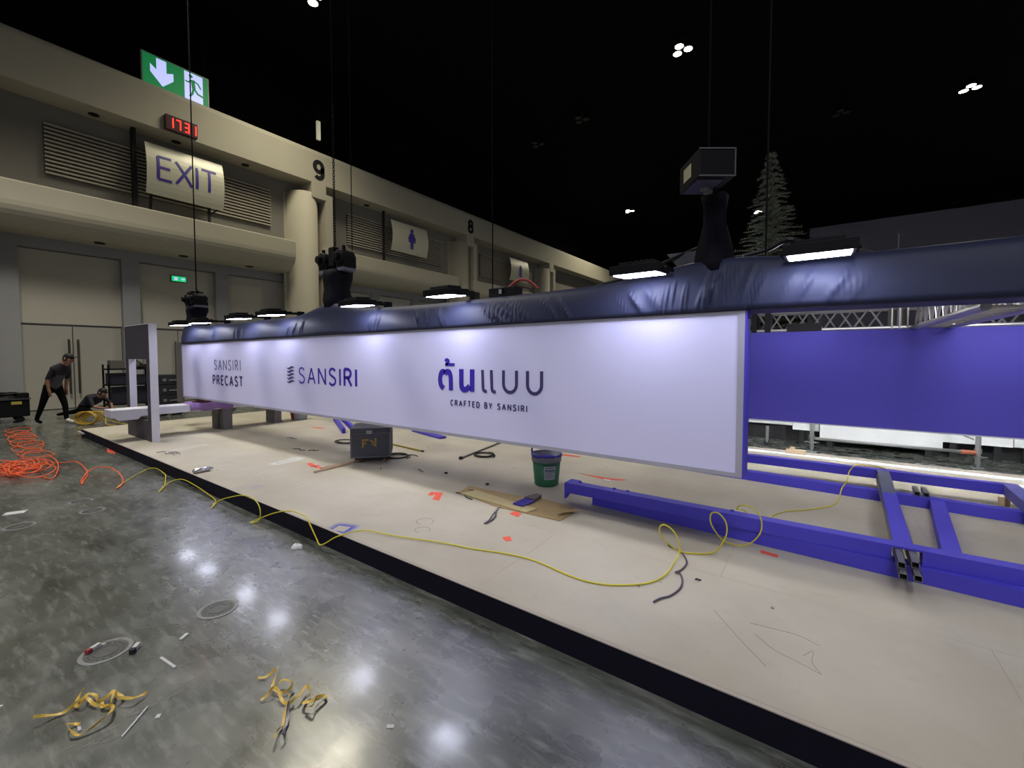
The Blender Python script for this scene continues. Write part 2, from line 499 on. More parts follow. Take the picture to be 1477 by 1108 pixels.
def word(mb, text, O, ux, uy, nrm, width, height, hw, thick=.003, xscale=1.0, hw2=None, split=1):
    """text fitted to width; hw2 = heavier half-width for the later letters' right-hand strokes"""
    ws = [GL[c][0] * height * xscale for c in text]
    gap = (width - sum(ws)) / max(1, len(text) - 1)
    x = 0
    for i, c in enumerate(text):
        g = GL[c][1]
        for j, st in enumerate(g):
            h = hw if hw2 is None else hw + (hw2 - hw) * i / (len(text) - 1)
            stroke(mb, [(x + p[0] * height * xscale, p[1] * height) for p in dense(st, split)], h, O, ux, uy, nrm, thick)
        x += ws[i] + gap


# ================================================================== STRUCTURE
# floor
mb = MB().add([(-19.5, -30, 0), (14, -30, 0), (14, 46, 0), (-19.5, 46, 0)], [(0, 1, 2, 3)])
floor = struct('floor', mb, M_FLOOR, origin=(0, 0, 0), label='polished grey concrete hall floor with scuffs and mottled stains')
# ceiling
mb = MB().box((-19.5, -30, 14.2), (14, 46, 14.4))
struct('ceiling', mb, M_CEIL, label='unlit black hall ceiling')
mb = MB().box((-19.5, 46, 0), (14, 46.2, 14.2))
struct('wall_back', mb, M_CEIL, label='dark far end wall of the hall')

# left wall --------------------------------------------------------------
XF = -17.0      # facade plane
mb = MB()
mb.box((-19.2, -8, 0), (-18.6, 46, 8.7))                   # core wall
wall = struct('wall_left', mb, M_PILAST, origin=(-18.9, 19, 0), label='cream and grey hall side wall with beam, ledge, columns and louvers')
# top beam with rounded upper edge, profile in X-Z swept along Y
prof = [(-18.6, 8.70), (XF, 8.70), (XF, 9.86), (XF - .03, 9.97), (XF - .10, 10.04), (XF - .2, 10.07), (-18.6, 10.07)]


def sweepY(prof, y0, y1, segs=1):
    m = MB(); vs = []; fs = []; n = len(prof)
    for j in range(segs + 1):
        y = y0 + (y1 - y0) * j / segs
        vs += [(x, y, z) for x, z in prof]
    for j in range(segs):
        for k in range(n):
            fs.append((j * n + k, j * n + (k + 1) % n, (j + 1) * n + (k + 1) % n, (j + 1) * n + k))
    fs.append(tuple(reversed(range(n)))); fs.append(tuple(range(segs * n, segs * n + n)))
    return m.add(vs, fs)


sweepY(prof, -8, 45).build('top_beam', M_CONC, wall)
# ledge: vertical parapet that curves inward at the bottom to a soffit
COLS = [.33, 9.88, 19.43, 28.98]
lp = [(-17.25, 6.15), (XF - .03, 6.15), (XF, 6.11), (XF, 5.62)] + [(XF - .75 + .75 * math.cos(a), 5.62 - .62 * math.sin(a)) for a in [i * PI / 16 for i in range(1, 9)]] + [(-18.6, 5.0), (-18.6, 6.0), (-17.25, 6.0)]
for a, b in zip(COLS[:-1], COLS[1:]):
    sweepY(lp, a + .5, b - .72).build('ledge', M_CONC, wall)
sweepY(lp, -8, COLS[0] - .72).build('ledge', M_CONC, wall)
# recess back wall behind the louvers
MB().box((-18.6, -8, 6.0), (-17.9, 45, 8.70)).build('recess_wall', M_CONC_IN, wall)
# header above the wall panels
for a, b in zip([-8] + COLS, COLS + [45]):
    MB().box((-18.6, a, 4.70), (-18.3, b, 5.0)).build('header', M_PILAST, wall)

for i, yc in enumerate(COLS):
    m = MB(); vs = []; fs = []; n = 20
    for z in (0, 8.28):
        for k in range(n + 1):
            a = -PI / 2 + PI * k / n
            vs.append((-17.92 + .90 * math.cos(a), yc - .05 + .62 * math.sin(a), z))
    fs = [(k, k + 1, n + 1 + k + 1, n + 1 + k) for k in range(n)] + [tuple(range(n + 1, 2 * n + 2))]
    m.add(vs, fs)
    # closing back faces
    c = m.build('column', M_CONC, wall, smooth=True)
    MB().box((-18.0, yc - .02, 8.1), (XF - .002, yc + .62, 8.72)).build('column_capital', M_CONC, wall)
    MB().box((-18.6, yc + .60, 0), (-17.02, yc + .92, 8.35)).build('pilaster_strip', M_CONC, wall)
    MB().box((-18.0, yc - .72, 0), (-17.88, yc + .62, 8.3)).build('column_base_wall', M_CONC, wall)

# wall cladding panels, pilasters and the doors below them
DOOR_N = 0
panel_mesh = None
XP = -18.55
for bay, y0 in enumerate((-7.6, 1.95, 11.5, 21.05)):
    for k in range(3):
        a = y0 + k * 2.65; b = a + 2.21
        o = MB().box((-18.6, a, 2.55), (XP + .02, b, 4.68)).build('panel', M_PANEL, wall)
        MB().box((-18.6, b, 0), (-18.3, b + .44, 4.70)).build('pilaster', M_PILAST, wall)
        if bay >= 3: continue
        DOOR_N += 1
        d = MB().box((-18.6, a, 0), (XP - .03, b, 2.5)).build('door_%d' % DOOR_N, M_JOINT, None)
        d['kind'] = 'structure'; d['label'] = 'tall double service door set into the hall side wall'
        mid = (a + b) / 2 - .04
        for s in (0, 1):
            ya, yb_ = (a + .02, mid - .012) if s == 0 else (mid + .012, b - .02)
            leaf = MB().box((XP - .03, ya, .02), (XP + .01, yb_, 2.49)).build('door_leaf', M_DOOR, d)
            yh = mid + (-.10 if s == 0 else .10)
            h = MB().tube([(XP + .09, yh, .45), (XP + .09, yh, 2.10)], .028, 10)
            for z in (.6, 1.9): h.tube([(XP + .01, yh, z), (XP + .09, yh, z)], .014, 8)
            h.build('door_pull', M_STEELDARK, leaf)
# horizontal cladding joints beside the first door (left of it the wall is plain)
for z in (1.0, 2.45, 3.2):
    MB().box((-18.6, -.4, z), (-18.295, 1.5, z + .025)).build('joint_strip', M_JOINT, wall)
MB().box((-18.6, 1.50, 0), (-18.30, 1.95, 4.7)).build('pilaster', M_PILAST, wall)
MB().box((-18.6, .55, 0), (-18.4, 1.42, 2.38)).build('pale_door_panel', mat('pale_door', (190, 194, 200), .6), wall)
# louvers
slat_me = None
for bay, y0 in enumerate((2.49, 12.04, 21.6)):
    lv = MB().box((-17.9, y0 - .01, 6.72), (-17.885, y0 + 6.14, 8.16)).build('louver', M_JOINT, wall)
    lo = world_loc(lv)
    for k in range(13):
        z = 6.74 + k * .112
        if slat_me is None:
            s = MB().box((-17.885, y0, z), (-17.80, y0 + 6.13, z + .052)).build('slat', M_SLAT, lv)
            slat_me = s.data; base = (y0, z, Vector(lo))
        else:
            s = bpy.data.objects.new('slat', slat_me); COL.objects.link(s); s.parent = lv
            s.location = base[2] - lo + Vector((0, y0 - base[0], z - base[1]))
# soffit downlights
for (x, y, z) in [(-17.56, 3.49, 8.695), (-17.56, 5.49, 8.695), (-17.56, 7.61, 8.695), (-17.56, 12.9, 8.695), (-17.75, 3.55, 4.995), (-17.75, 5.65, 4.995), (-17.75, 7.75, 4.995)]:
    MB().lathe([(.09, 0), (.13, -.012), (.13, .004)], (x, y, z), 16).build('downlight', M_BLACK, wall)
MB().box((-19.2, -8, 10.0), (-18.9, 46, 14.2)).build('upper_wall', M_CEIL, wall)
# numerals on the beam
for t, yc in (('9', 10.0), ('8', 19.55)):
    m = MB(); word(m, t, (XF + .004, yc, 8.93), (0, 1, 0), (0, 0, 1), (1, 0, 0), .42, .66, .085, .006)
    m.build('numeral', M_BLACKNUM, wall)
# lower dark frames that carry the hanging sign panels
MB().box((-17.7, 4.33, 6.2), (-17.5, 4.43, 8.69)).build('sign_bracket', M_BLACK, wall)
MB().box((-17.6, 13.82, 6.3), (-17.5, 13.9, 8.69)).build('sign_bracket', M_BLACK, wall)

# ================================================================== WALL SIGNS
def curved_panel(y0, y1, z0, z1, x, bulge):
    m = MB(); vs = []; fs = []; n = 10
    for t in (0, -.03):
        for j in range(n + 1):
            s = j / n; z = z0 + (z1 - z0) * s; xx = x + bulge * (1 - (2 * s - 1) ** 2) + t
            vs += [(xx, y0, z), (xx, y1, z)]
    h = 2 * (n + 1)
    for j in range(n):
        a = 2 * j
        fs += [(a, a + 1, a + 3, a + 2), (h + a, h + a + 2, h + a + 3, h + a + 1), (a, a + 2, h + a + 2, h + a), (a + 1, h + a + 1, h + a + 3, a + 3)]
    fs += [(0, h, h + 1, 1), (2 * n, 2 * n + 1, h + 2 * n + 1, h + 2 * n)]
    return m.add(vs, fs)


ex = thing('exit_sign', 'large pale curved panel reading EXIT in violet letters over the louver', 'sign', (-17.3, 5.65, 6.72))
curved_panel(4.58, 6.73, 6.72, 8.30, -17.3, .16).build('panel', M_SIGNPANEL, ex, smooth=False)
def exit_curve(p): p.x += .16 * (1 - (2 * (p.z - 6.72) / 1.58 - 1) ** 2) - .16


letters(ex, M_EXITINK, 'EXIT', (-17.3 + .163, 4.87, 7.20), (0, 1, 0), (0, 0, 1), (1, 0, 0), 1.62, .70, .040, .006, post=exit_curve, split=8)
MB().beam((-17.45, 6.35, 6.75), (-17.45, 6.35, 6.2), .05, .08).build('bracket', M_BLACK, ex)
MB().beam((-17.45, 6.35, 6.5), (-17.35, 6.6, 6.75), .04, .04).build('bracket', M_BLACK, ex)
MB().beam((-17.6, 4.75, 6.2), (-17.45, 4.75, 6.8), .06, .06).build('bracket', M_BLACK, ex)

wc = thing('toilet_sign', 'dim curved panel with a violet woman pictogram above the ledge', 'sign', (-17.3, 15.3, 6.83))
curved_panel(14.1, 16.45, 6.83, 8.31, -17.3, .16).build('panel', M_SIGNPANEL, wc)
m = MB()
m.prism([(-.24, .35), (-.08, .35), (-.08, 0), (-.02, 0), (-.02, .35), (.02, .35), (.02, 0), (.08, 0), (.08, .35), (.24, .35), (.09, .72), (.22, .46), (.27, .5), (.12, .8), (-.12, .8), (-.27, .5), (-.22, .46), (-.09, .72)], (-17.135, 15.3, 7.05), (0, 1, 0), (0, 0, 1), .012)
m.prism([(.1 * math.cos(a), .92 + .1 * math.sin(a)) for a in [i * PI / 8 for i in range(16)]], (-17.135, 15.3, 7.05), (0, 1, 0), (0, 0, 1), .012)
m.build('pictogram', M_EXITINK, wc)
ts = thing('hanging_sign', 'small far pale sign panel under the beam just above the black cloth', 'sign', (-17.3, 25.2, 6.8))
curved_panel(24.1, 26.3, 6.8, 8.3, -17.3, .16).build('panel', M_SIGNPANEL, ts)
m = MB(); m.prism([(-.15, 0), (.15, 0), (.15, .6), (0, .85), (-.15, .6)], (-17.135, 25.2, 7.1), (0, 1, 0), (0, 0, 1), .012); m.build('pictogram', M_EXITINK, ts)

# green running-man sign on top of the beam
gs = thing('emergency_exit_sign', 'green lit escape sign with white arrow and running man above the beam', 'sign', (-17.3, 5.5, 10.07))
GX = -17.30; gy0, gy1, gz0, gz1 = 4.585, 6.37, 10.07, 11.06
MB().box((GX - .08, gy0 - .02, gz0), (GX, gy1 + .02, gz1 + .02)).build('frame', mat('sign_frame', (150, 156, 150), .5, .3), gs)
MB().box((GX - .01, gy0 + .015, gz0 + .01), (GX + .006, gy1 - .015, gz1 - .01)).build('face', M_GREENSIGN, gs)
U, V = (0, 1, 0), (0, 0, 1)
m = MB()
m.prism([(.36, .94), (.62, .94), (.62, .58), (.80, .66), (.80, .42), (.51, .12), (.20, .46), (.20, .70), (.36, .58)], (GX + .006, gy0, gz0), U, V, .004)
m.build('arrow', M_SIGNWHITE, gs)
MB().prism([(1.10, .02), (1.62, .02), (1.62, .95), (1.10, .95)], (GX + .006, gy0, gz0), U, V, .004).build('doorway', M_SIGNWHITE, gs)
m = MB(); O = (GX + .0105, gy0, gz0)
m.prism([(1.28 + .055 * math.cos(a), .84 + .055 * math.sin(a)) for a in [i * PI / 8 for i in range(16)]], O, U, V, .004)
for st, hw in (([(1.33, .74), (1.36, .46)], .055), ([(1.32, .72), (1.20, .62), (1.12, .64)], .022), ([(1.34, .73), (1.48, .68), (1.56, .54)], .024),
               ([(1.35, .47), (1.32, .30), (1.24, .18)], .03), ([(1.37, .47), (1.47, .34), (1.66, .30)], .03)):
    stroke(m, st, hw, O, U, V, (1, 0, 0), .004)
m.build('running_man', M_GREENSIGN, gs)
for y in (gy0 + .1, gy1 - .1): MB().tube([(GX - .04, y, gz1), (GX - .04, y, 14.19)], .008, 6).build('suspension_rod', M_BLACKMETAL, gs)

# small green exit box on the wall panel
se = thing('small_exit_sign', 'small lit green exit box on the grey wall panel', 'sign', (-18.45, 5.7, 4.2))
MB().box((-18.53, 5.50, 4.20), (-18.47, 5.96, 4.42)).build('case', mat('small_sign_case', (60, 90, 70), .5), se)
MB().box((-18.475, 5.52, 4.22), (-18.465, 5.94, 4.40)).build('face', M_SMALLGREEN, se)
m = MB(); m.prism([(.27, .09), (.33, .15), (.33, .11), (.39, .11), (.39, .07), (.33, .07), (.33, .03)], (-18.464, 5.52, 4.22), U, V, .003)
m.build('arrow', M_SIGNWHITE, se)
MB().prism([(.07, .04), (.17, .04), (.17, .14), (.07, .14)], (-18.464, 5.52, 4.22), U, V, .003).build('pictogram', M_SIGNWHITE, se)

# digital clock
ck = thing('digital_clock', 'red digital clock reading 17:31 on the cream beam', 'clock', (-16.9, 5.45, 8.74))
MB().box((-17.0, 5.01, 8.74), (-16.86, 5.87, 9.20)).build('case', M_CLOCK, ck, bevel=.01)
SEG = {'1': 'bc', '7': 'abc', '3': 'abcdg'}
for i, chd in enumerate('1731'):
    y = 5.10 + i * .195 + (.03 if i > 1 else 0); z = 8.82; w, h, t = .12, .30, .03; m = MB()
    S = {'a': (0, h - t, w, h), 'd': (0, 0, w, t), 'g': (0, h / 2 - t / 2, w, h / 2 + t / 2), 'b': (w - t, h / 2, w, h), 'c': (w - t, 0, w, h / 2), 'f': (0, h / 2, t, h), 'e': (0, 0, t, h / 2)}
    for q in SEG[chd]:
        a, b, c, d = S[q]; m.box((-16.86, y + a, z + b), (-16.85, y + c, z + d))
    m.build('digit', M_LED, ck)

# white light-box edge hanging above the 9
hp = thing('hanging_light_strip', 'thin white strip hanging edge-on above the numeral nine', 'strip light', (-16.95, 10.16, 10.46))
MB().box((-17.0, 10.10, 10.46), (-16.9, 10.24, 11.2)).build('body', mat('pale_strip', (222, 222, 200), .5, emit=.15), hp)
MB().tube([(-16.95, 10.17, 11.2), (-16.95, 10.17, 14.19)], .012, 6).build('rod', M_BLACKMETAL, hp)

# ================================================================== HIGH-BAY LIGHTS
def highbay(x, y, z, lit, label, cone=150, blend=.6, soft=.35, tint=(1.0, .93, .72)):
    t = thing('highbay_light', label, 'ceiling light', (x, y, z), 'high-bay lamps under the dark ceiling')
    m = MB()
    for k in range(3):
        a = k * 2 * PI / 3 + .4
        m.lathe([(.06, .32), (.08, .30), (.17, .03), (.18, 0)], (x + .24 * math.cos(a), y + .24 * math.sin(a), z), 16)
    m.tube([(x, y, z + .3), (x, y, 14.19)], .03, 8); m.box((x - .2, y - .2, z + .3), (x + .2, y + .2, z + .36))
    m.build('housing', M_BLACKMETAL, t)
    for k in range(3):
        a = k * 2 * PI / 3 + .4
        MB().lathe([(.155, -.004), (.155, .0)], (x + .24 * math.cos(a), y + .24 * math.sin(a), z - .002), 16).build('lens', M_HIGHBAY if lit else M_UNLIT, t)
    if lit:
        lamp('highbay_glow', 'SPOT', (x, y, z - .05 - max(0, soft - .6)), lit, tint, aim=(x, y, 0), spot_size=math.radians(cone), spot_blend=blend, shadow_soft_size=soft)


highbay(-14.0, 8.26, 13.5, 1500, 'lit high-bay lamp at the top edge above the numeral nine', 135, 1.0, 1.2)
highbay(-4.63, 17.93, 13.5, HALL_SPOT, 'lit high-bay lamp with three lenses above the middle of the sign')
highbay(5.23, 27.87, 13.5, HALL_SPOT * 1.3, 'lit high-bay lamp at the upper right edge of view')
highbay(-13.0, 35.0, 13.5, 1600, 'small far lit high-bay lamp left of the black hoist')
highbay(-4.34, 41.4, 13.5, 1600, 'faintest far lit high-bay lamp beside the fir tree')
highbay(-10.06, 20.2, 13.5, 0, 'unlit high-bay lamp nearest the lit one above the sign')
highbay(-13.2, 21.1, 13.5, 0, 'unlit high-bay lamp left of the other unlit ones')
highbay(.61, 27.0, 13.5, 0, 'unlit high-bay lamp left of the lit one at right')
highbay(-11.0, .9, 13.5, 3000, 'added high-bay fill lamp above the left floor, outside the view', 100, .5, 1.5, (1.0, .95, .84))  # added out of view to brighten the left wall panels and floor
highbay(2.0, -4.5, 13.5, 1500, 'added unseen high-bay fill lamp above and behind the viewer', 120, .6, 1.5, (.95, .95, 1.0))  # added out of view as fill for the sign and deck
# fill spot without a fixture, added far behind the viewer to brighten the sign
lamp('sign_fill_spot', 'SPOT', (4, -24, 12), 5400, (.85, .86, 1.0), aim=(-2, 4, 1.2), spot_size=math.radians(46), spot_blend=.6, shadow_soft_size=5.0)
# ================================================================== PLATFORM
PZ = .15
pf = thing('platform', 'low wide platform of bare fibreboard sheets with black skirting', 'platform', (-3, 4.9, 0))
rows = [2.03, 3.06, 4.28, 5.50, 6.72, 7.75]
xs_seams = [-11.88] + [-4.15 + 2.44 * k for k in range(-3, 4)] + [5.6]
for r in range(5):
    off = 0 if r % 2 == 0 else 1.22
    xs = [-11.88] + [x + off for x in xs_seams[1:-1] if -11.4 < x + off < 5.3] + [5.6]
    for a, b in zip(xs[:-1], xs[1:]):
        MB().box((a + .0005, rows[r] + .0005, PZ - .018), (b - .0005, rows[r + 1] - .0005, PZ)).build('board', M_DECK, pf)
MB().box((-11.87, 2.05, .004), (5.58, 7.73, PZ - .02)).build('subframe', M_BLACK, pf)
m = MB().box((-11.92, 2.005, 0), (5.62, 2.02, PZ - .004)); m.box((-11.92, 2.02, 0), (-11.905, 7.77, PZ - .004)); m.box((-11.9, 7.755, 0), (5.62, 7.77, PZ - .004))
m.build('skirting', M_SKIRT, pf)
m = MB().box((-11.905, 2.004, PZ - .004), (5.62, 2.028, PZ + .001)); m.box((-11.905, 2.03, PZ - .004), (-11.882, 7.77, PZ + .001)); m.box((-11.88, 7.751, PZ - .004), (5.62, 7.77, PZ + .001))
m.build('edge_strip', M_DECKEDGE, pf)

# ================================================================== HANGING SIGN
YS = 3.19
XL, XR = -10.24, -.396
ZTL, ZTR, ZB = 1.835, 1.897, .79


def ztop(x): return ZTL + (ZTR - ZTL) * (x - XL) / (XR - XL)


sg = thing('hanging_sign_box', 'long white hanging fascia sign with violet logos and blue return edge', 'sign', ((XL + XR) / 2, YS + .04, ZB))
TW = .022
m = MB()   # fabric face
m.add([(XL + TW, YS, ZB + TW * 1.4), (XR - .04, YS, ZB + TW * 1.4), (XR - .04, YS, ztop(XR) - TW), (XL + TW, YS, ZTL - TW),
       (XL + TW, YS + .05, ZB + TW * 1.4), (XR - .04, YS + .05, ZB + TW * 1.4), (XR - .04, YS + .05, ztop(XR) - TW), (XL + TW, YS + .05, ZTL - TW)],
      [(0, 1, 2, 3), (7, 6, 5, 4), (0, 4, 5, 1), (1, 5, 6, 2), (2, 6, 7, 3), (3, 7, 4, 0)])
m.build('fabric_face', M_WHITE, sg)


def qprism(pts, y0, y1):
    m = MB(); k = len(pts)
    m.add([(x, y0, z) for x, z in pts] + [(x, y1, z) for x, z in pts], [tuple(range(k)), tuple(reversed(range(k, 2 * k)))] + [(i, k + i, k + (i + 1) % k, (i + 1) % k) for i in range(k)])
    return m


qprism([(XL, ZB), (XR, ZB), (XR - .04, ZB + TW * 1.4), (XL + TW, ZB + TW * 1.4)], YS - .006, YS + .07).build('bottom_trim', M_TRIM, sg)
qprism([(XL, ZTL), (XR, ZTR), (XR - .04, ztop(XR) - TW), (XL + TW, ZTL - TW)], YS - .006, YS + .07).build('top_trim', M_TRIM, sg)
qprism([(XL, ZB), (XL + TW, ZB + TW * 1.4), (XL + TW, ZTL - TW), (XL, ZTL)], YS - .006, YS + .07).build('side_trim', M_TRIM, sg)
qprism([(XR, ZB), (XR, ZTR), (XR - .04, ztop(XR) - TW), (XR - .04, ZB + TW * 1.4)], YS - .006, YS + .07).build('side_trim', M_TRIM, sg)
MB().box((XR, YS - .004, ZB), (XR + .012, YS + .17, ZTR)).build('end_cap', M_BLUE, sg)
MB().box((XL, YS + .07, ZB), (XR, YS + .10, ZTL)).build('back_board', M_BLUEPANEL, sg)
X_, Z_, NF = (1, 0, 0), (0, 0, 1), (0, -1, 0)
YT = YS - .0005


def logo(name, material, *calls):
    m = MB()
    for c in calls: c(m)
    return m.build(name, material, sg)


letters(sg, M_INKDARK, 'SANSIRI', (-8.73, YT, 1.36), X_, Z_, NF, 1.02, .165, .007, .003, xscale=1.05)
letters(sg, M_INKDARK, 'PRECAST', (-8.80, YT, 1.102), X_, Z_, NF, 1.155, .15, .016, .003, xscale=1.1)


def waves(m):
    for k in range(5):
        z = 1.235 + k * .049; pts_t = []; pts_b = []
        for i in range(13):
            t = i / 12; x = -6.235 + .215 * t; w = .017 * math.sin(PI * t) + .001; c = z + .012 * math.sin(2 * PI * t + PI)
            pts_t.append((x, c + w * .9)); pts_b.append((x, c - w * .9))
        m.prism(list(reversed(pts_t)) + pts_b, (0, YT, 0), X_, Z_, .003)


logo('emblem', M_INKDARK, waves)
letters(sg, M_INK, 'SANSIRI', (-5.905, YT, 1.226), X_, Z_, NF, 1.32, .208, .010, .003, xscale=1.15, hw2=.021)


# Thai wordmark: strokes traced as real letterforms on the face
TB = .031
def thai_to(m):
    h = TB
    stroke(m, sm([(-3.118, 1.268), (-3.155, 1.300), (-3.168, 1.36), (-3.152, 1.422), (-3.125, 1.440), (-3.098, 1.428)]), h * .9, (0, YT, 0), X_, Z_, NF, .003)
    stroke(m, sm([(-3.098, 1.418), (-3.072, 1.440), (-3.04, 1.435), (-3.022, 1.40), (-3.017, 1.34), (-3.017, 1.252)]), h * .9, (0, YT, 0), X_, Z_, NF, .003)


def thai_tone(m):
    stroke(m, sm([(-3.095, 1.545), (-3.075, 1.562), (-3.052, 1.555), (-3.052, 1.535), (-3.085, 1.512)]), .015, (0, YT, 0), X_, Z_, NF, .003)
    stroke(m, [(-3.093, 1.512), (-2.965, 1.512)], .015, (0, YT, 0), X_, Z_, NF, .003)


def thai_no(m):
    h = TB
    stroke(m, [(-2.876, 1.47), (-2.876, 1.33)] + sm([(-2.876, 1.33), (-2.868, 1.285), (-2.838, 1.268), (-2.80, 1.278), (-2.768, 1.305)]), h * .92, (0, YT, 0), X_, Z_, NF, .003)
    stroke(m, [(-2.736, 1.47), (-2.736, 1.252)], h * .92, (0, YT, 0), X_, Z_, NF, .003)


def thai_e(x0):
    return lambda m: stroke(m, [(x0, 1.467), (x0 + .006, 1.30)] + sm([(x0 + .006, 1.30), (x0 + .014, 1.272), (x0 + .034, 1.264), (x0 + .052, 1.266)]), .0155, (0, YT, 0), X_, Z_, NF, .003)


def thai_b(x0, x1):
    mid = (x0 + x1) / 2; r = (x1 - x0) / 2
    return lambda m: stroke(m, [(x0, 1.467), (x0, 1.35)] + arc(mid, 1.345, r, .078, 180, 360, 14) + [(x1, 1.35), (x1, 1.467)], .0155, (0, YT, 0), X_, Z_, NF, .003)


for f in (thai_to, thai_tone, thai_no): logo('letter', M_INK, f)
for f in (thai_e(-2.607), thai_e(-2.500), thai_b(-2.358, -2.212), thai_b(-2.094, -1.948)): logo('letter', M_INKDARK, f)
letters(sg, M_INKDARK, 'CRAFTED BY SANSIRI', (-3.02, YT, 1.103), X_, Z_, NF, .92, .052, .0054, .003, xscale=.95)
# bare end frame at the sign's far end
ef = thing('end_frame', 'grey upright end frame just past the far end of the sign', 'frame', (-10.75, 3.3, .62))
MB().box((-10.88, 3.28, .64), (-10.62, 3.33, 1.87)).build('upright', M_BENCHLEG, ef)
MB().box((-10.62, 3.285, .80), (-10.25, 3.32, .86)).build('connecting_rail', M_BENCHLEG, ef)

# ================================================================== BLACK CLOTH OVER THE FRONT TRUSS
def vnoise(x, s):
    i = math.floor(x); f = x - i; f = f * f * (3 - 2 * f)
    a = math.sin((i + s) * 127.1) * 43758.5453; b = math.sin((i + 1 + s) * 127.1) * 43758.5453
    a -= math.floor(a); b -= math.floor(b)
    return a + (b - a) * f


def ctop(x):
    z = 2.165 + .02 * (vnoise(x * .9, 3) - .5)
    for c, h, w in ((-10.0, .05, .35), (-5.23, .13, .55), (-.62, .10, .5)):
        z += h * math.exp(-((x - c) / w) ** 2)
    if x > -.6: z += .035 * min(1, (x + .6) / .6)
    return z


WR = []   # wrinkle bundles: (x, spread, slant, amp)
for c, n_, sl in ((-8.55, 4, .3), (-7.75, 6, -.2), (-5.95, 5, .5), (-4.15, 7, .2), (-3.3, 12, -.75), (-2.35, 10, -1.3), (-1.75, 5, -.8), (-1.12, 8, -.7), (-.78, 9, .15), (-.45, 12, .6), (.02, 7, .8)):
    for k in range(n_):
        WR.append((c + (random.random() - .5) * .42, .006 + .008 * random.random(), sl * (.7 + .6 * random.random()), .007 + .011 * random.random(), random.random()))


def wrinkle(x, s):
    d = 0
    for c, w, sl, a, ph in WR:
        cx_ = c + sl * .25 * (s - .5)
        if abs(x - cx_) < 4 * w:
            d += a * math.exp(-((x - cx_) / w) ** 2) * max(0, math.sin(PI * min(1, max(0, s * 1.15 - .1 + ph * .2))))
    return d


m = MB(); vs = []; fs = []
x = -10.2; xsq = []
while x < 3.2:
    xsq.append(x); x += .006 if x > -4.4 else .012
NPF = 9
for x in xsq:
    zb = (ztop(x) + .003) if x < XR else 1.905 - .012 * min(1, (x - XR) / 1.5)
    zt = ctop(x)
    ring = []
    for j in range(NPF):
        s = j / (NPF - 1)
        z = zb + (zt - .05 - zb) * s
        y = 3.165 + .055 * s * s - wrinkle(x, s) * 1.1 + .012 * (vnoise(x * 2.2 + s * 2, 9) - .5) * math.sin(PI * s)
        ring.append((x, y, z))
    ring += [(x, 3.245, zt - .015), (x, 3.29, zt), (x, 3.42, zt + .01 * (vnoise(x * 3, 5) - .5)), (x, 3.56, zt - .02), (x, 3.60, zt - .08), (x, 3.60, zb + .02), (x, 3.59, zb), (x, 3.30, zb)]
    vs += ring
n = NPF + 8
for i in range(len(xsq) - 1):
    for k in range(n):
        fs.append((i * n + k, (i + 1) * n + k, (i + 1) * n + (k + 1) % n, i * n + (k + 1) % n))
fs.append(tuple(range(n))); fs.append(tuple(reversed(range((len(xsq) - 1) * n, len(xsq) * n))))
m.add(vs, fs)
tag(m.build('draped_cloth', M_CLOTH, smooth=True), 'black stretch cloth wrinkled around the truss above the white sign', 'cloth')

# ================================================================== FLOODLIGHTS
def flood(x, y, z, label, w=.145, d=.115):
    t = thing('floodlight', label, 'floodlight', (x, y, z), 'LED floodlights over the sign')
    M = Matrix.Rotation(math.radians(4), 3, 'X')
    c = Vector((x, y, z))
    m = MB()
    m.obox(c + M @ Vector((0, 0, .035)), (w + .022, d + .022, .03), M)
    m.obox(c + M @ Vector((0, 0, .075)), (w * .8, d * .8, .012), M)
    for k in range(7): m.obox(c + M @ Vector((-w * .75 + k * w * .25, 0, .09)), (.004, d * .75, .006), M)
    m.build('housing', M_BLACKMETAL, t, bevel=.006)
    MB().obox(c + M @ Vector((0, 0, .003)), (w, d, .003), M).build('led_panel', M_FLOOD, t)
    m = MB()
    for s in (-1, 1):
        m.beam((x + s * (w + .03), y, z + .03), (x + s * (w + .03), y + .2, z + .05), .006, .03)
        m.lathe([(.014, -.008), (.014, .008)], (x + s * (w + .034), y, z + .032), 8, axis='X')
    m.beam((x - w - .033, y + .2, z + .05), (x + w + .033, y + .2, z + .05), .03, .006)
    m.beam((x, y + .19, z + .05), (x, y + .42, z + .06), .05, .03)
    m.build('bracket', M_BLACKMETAL, t)
    MB().box((x - .03, y + .38, z + .0), (x + .03, y + .46, z + .09)).build('clamp', M_BLACKMETAL, t)


FL = [(-9.62, 'farthest floodlight at the left end of the sign'), (-8.70, 'second floodlight from the left end of the sign'),
      (-7.22, 'floodlight above the word precast toward the sign middle'), (-6.22, 'floodlight above the wave emblem'),
      (-4.25, 'floodlight just right of the second hoist'), (-2.88, 'floodlight above the bold violet wordmark'),
      (-1.03, 'floodlight left of the nearest hoist'), (-.012, 'nearest floodlight past the right end of the sign')]
for x, l in FL: flood(x, 2.985, 2.158, 'black LED ' + l)

